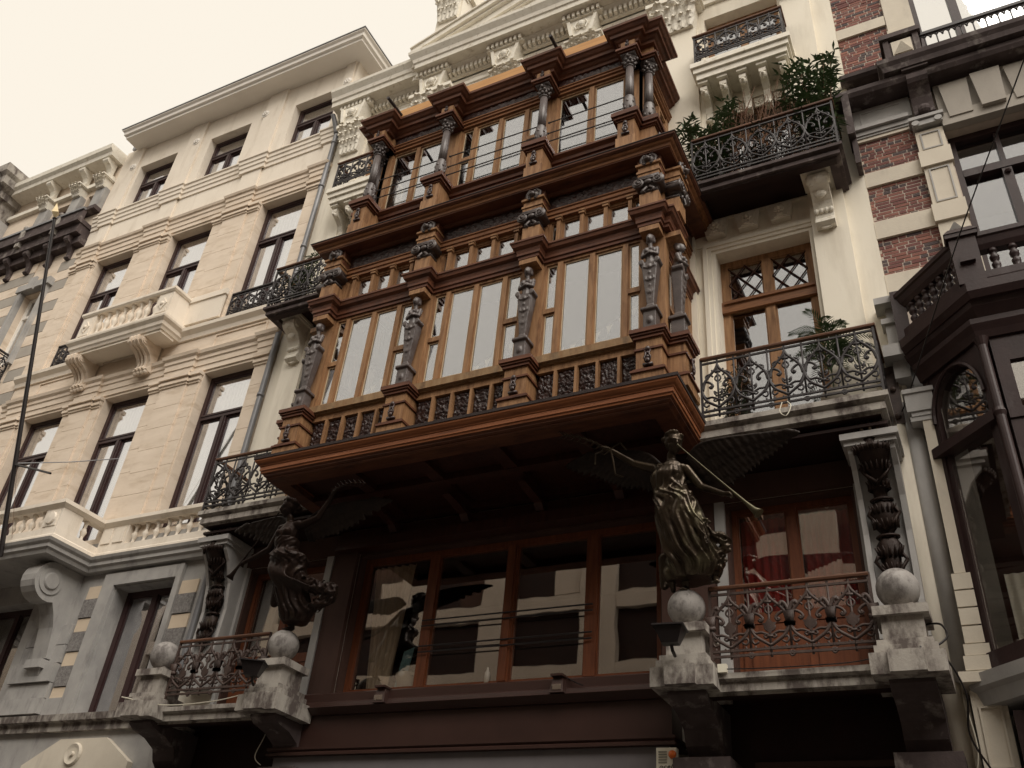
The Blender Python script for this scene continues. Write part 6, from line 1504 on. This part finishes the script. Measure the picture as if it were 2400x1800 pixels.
for x, lab in ((-6.83, 'left'), (-4.40, 'right')):
    t = thing('spotlight', 'small brown spotlight on the shopfront cornice, the %s one of two' % lab, 'spotlight', (x, -.40, 4.60))
    MB().frus(x-.09, x+.09, -.56, -.40, 4.58, x-.06, x+.06, -.52, -.42, 4.76).part('housing', shopm, t); MB().box(x-.075, x+.075, -.57, -.39, 4.765, 4.79).part('hood', shopm, t)
    MB().box(x-.06, x+.06, -.57, -.555, 4.61, 4.67).part('lens', glassd, t)
# siren box
S_ = thing('siren_box', 'ivory alarm siren box with an orange lamp and black lettering on the shopfront fascia', 'alarm box', (-3.14, -.44, 3.8))
MB().prismy([(-3.25, 3.58), (-2.99, 3.58), (-2.99, 3.82), (-3.035, 3.86), (-3.035, 3.97), (-3.25, 3.97)], -.46, -.375).part('case', plast, S_)
for i in range(5): B(-3.225, -3.135, -.466, -.4601, 3.935-.026*i-.014, 3.935-.026*i).part('grille_slot', greyp, S_)
MB().lathe([(.001, -.035), (.03, -.03), (.042, -.01), (.044, 0), (.001, 0)], 18, (-3.075, -.46, 3.90), axis='y').part('orange_lamp', orangep, S_, True)
def text(body, x, y, z_, size, m, parent, shear=.3, rx=pi/2):
    cu = bpy.data.curves.new('lettering', 'FONT'); cu.body = body; cu.size = size; cu.extrude = .0015; cu.shear = shear; cu.space_character = 1.12
    o = bpy.data.objects.new('tmp', cu); C.objects.link(o); dg = bpy.context.evaluated_depsgraph_get(); dg.update()
    me = bpy.data.meshes.new_from_object(o.evaluated_get(dg)); bpy.data.objects.remove(o); me.materials.clear(); me.materials.append(m)
    l = link(me, 'lettering', parent, (x, y, z_), (rx, 0, 0), (1.35, 1, 1)); return l
text('ocelec', -3.222, -.4625, 3.765, .056, inkm, S_)
mb = MB(); mb.cbox(-2.38, -.93, 4.60, .09, .06, .085); tag(mb.part('junction_box', plast), 'small ivory junction box on the ledge under the rusty balcony railing', 'box')
mb = MB(); mb.lathe([(.035, 0), (.035, .13), (.014, .17), (.014, .2)], 14, (-5.72, .17, 4.97)); tag(mb.part('bottle', pottery, None, True), 'small pale bottle standing inside the wide shaded window', 'bottle')
def cable(pts, r_, m, label, per=8, cat='cable'):
    MB_ = MB().tube(cat_([Vector(p) for p in pts], per), r_, 5); tag(MB_.part('cable', m), label, cat)
cable([(-.46, -.86, 4.62), (-.32, -.9, 4.6), (-.2, -.75, 4.30), (-.24, -.5, 4.0), (-.12, -.45, 3.7), (.0, -.42, 3.45), (.3, -.4, 3.36), (.9, -.4, 3.34)], .010, black, 'black cable looping down from the right-hand pedestal')
cable([(-.44, -.7, 4.98), (-.30, -.85, 4.92), (-.26, -.9, 4.78), (-.38, -1.0, 4.66), (-.5, -1.08, 4.64)], .011, black, 'thick black cable loop beside the right-hand pedestal')
cable([(-.22, -.45, 4.2), (-.2, -.4, 3.9), (-.26, -.35, 3.6), (-.3, -.35, 3.0)], .006, plast, 'thin pale wire hanging below the right-hand console')
cable([(-10.75, -1.1, 4.68), (-10.0, -1.02, 4.56), (-9.2, -1.0, 4.57), (-8.6, -1.05, 4.62)], .007, plast, 'thin pale wire along the ledge of the lower left balcony')
cable([(-8.66, -.45, 4.85), (-8.64, -.5, 4.5), (-8.62, -.44, 4.3), (-8.66, -.5, 4.0), (-8.6, -.42, 3.9)], .006, plast, 'thin pale wire hanging at the left end of the shopfront cornice')
cable([(-2.45, -.93, 4.60), (-1.9, -.95, 4.575), (-1.2, -.94, 4.58), (-.95, -.96, 4.6)], .006, black, 'black wire along the ledge under the rusty railing')
cable([(-4.33, -.42, 4.78), (-4.2, -.5, 4.7), (-4.1, -.48, 4.66)], .008, black, 'short lead of the right-hand shopfront spotlight', 5)
cable([(-.30, -.15, 7.76), (-.12, -.4, 7.97), (.68, -1.5, 9.1), (1.51, -3.0, 9.82), (3.2, -6.1, 11.3)], .008, black, 'taut dark stay wire rising diagonally across the brick house', 6, 'wire')
MB().tube([(-.30, -.36, 8.10), (-.28, -.42, 8.24)], .018, 6)
cable([(-1.52, -.97, 7.64), (-1.55, -1.0, 7.5), (-1.48, -1.02, 7.42), (-1.42, -1.0, 7.55), (-1.46, -.97, 7.64)], .006, plast, 'little loop of pale wire hanging from the middle right balcony ledge', 5)
# flagpole
F_ = thing('flagpole', 'thin black flagpole with a pale pointed finial leaning out from the stone balcony at left', 'flagpole', (-14.8, -1.15, 7.3))
a = Vector((-14.8, -1.15, 7.25)); b_ = Vector((-14.8, -2.95, 13.70)); MB().tube([a, a.lerp(b_, .5), b_], .045, 8, .03).part('pole', black, F_)
d = (b_-a).normalized(); q = d.to_track_quat('Z', 'Y'); mb = MB(); mb.lathe([(.03, -.02), (.045, .0), (.03, .02)], 10); mb.v = [tuple(b_+q @ Vector(v)) for v in mb.v]; mb.part('collar', black, F_)
mb = MB(); mb.lathe([(.02, .02), (.085, .13), (.001, .36)], 4); mb.v = [tuple(b_+q @ Vector(v)) for v in mb.v]; mb.part('finial', goldt, F_)
MB().tube([b_+Vector((-.02, .04, -.2)), a.lerp(b_, .4)+Vector((-.13, .05, 0)), a+Vector((-.06, .1, .4))], .004, 4).part('halyard', twig, F_)
p0 = a.lerp(b_, .245)
tag(MB().tube([p0, p0+Vector((.8, -.06, -.28)), p0+Vector((1.3, -.1, -.46))], .02, 6).part('rod', black), 'short dark horizontal rod sticking out from the flagpole', 'rod')
tag(MB().tube([p0+Vector((0, 0, .02)), (-14.5, -.8, 9.26), (-14.22, -.06, 9.69)], .010, 5).part('cable', zinc), 'thin grey cable stretched between the flagpole and the sandstone pier', 'cable')
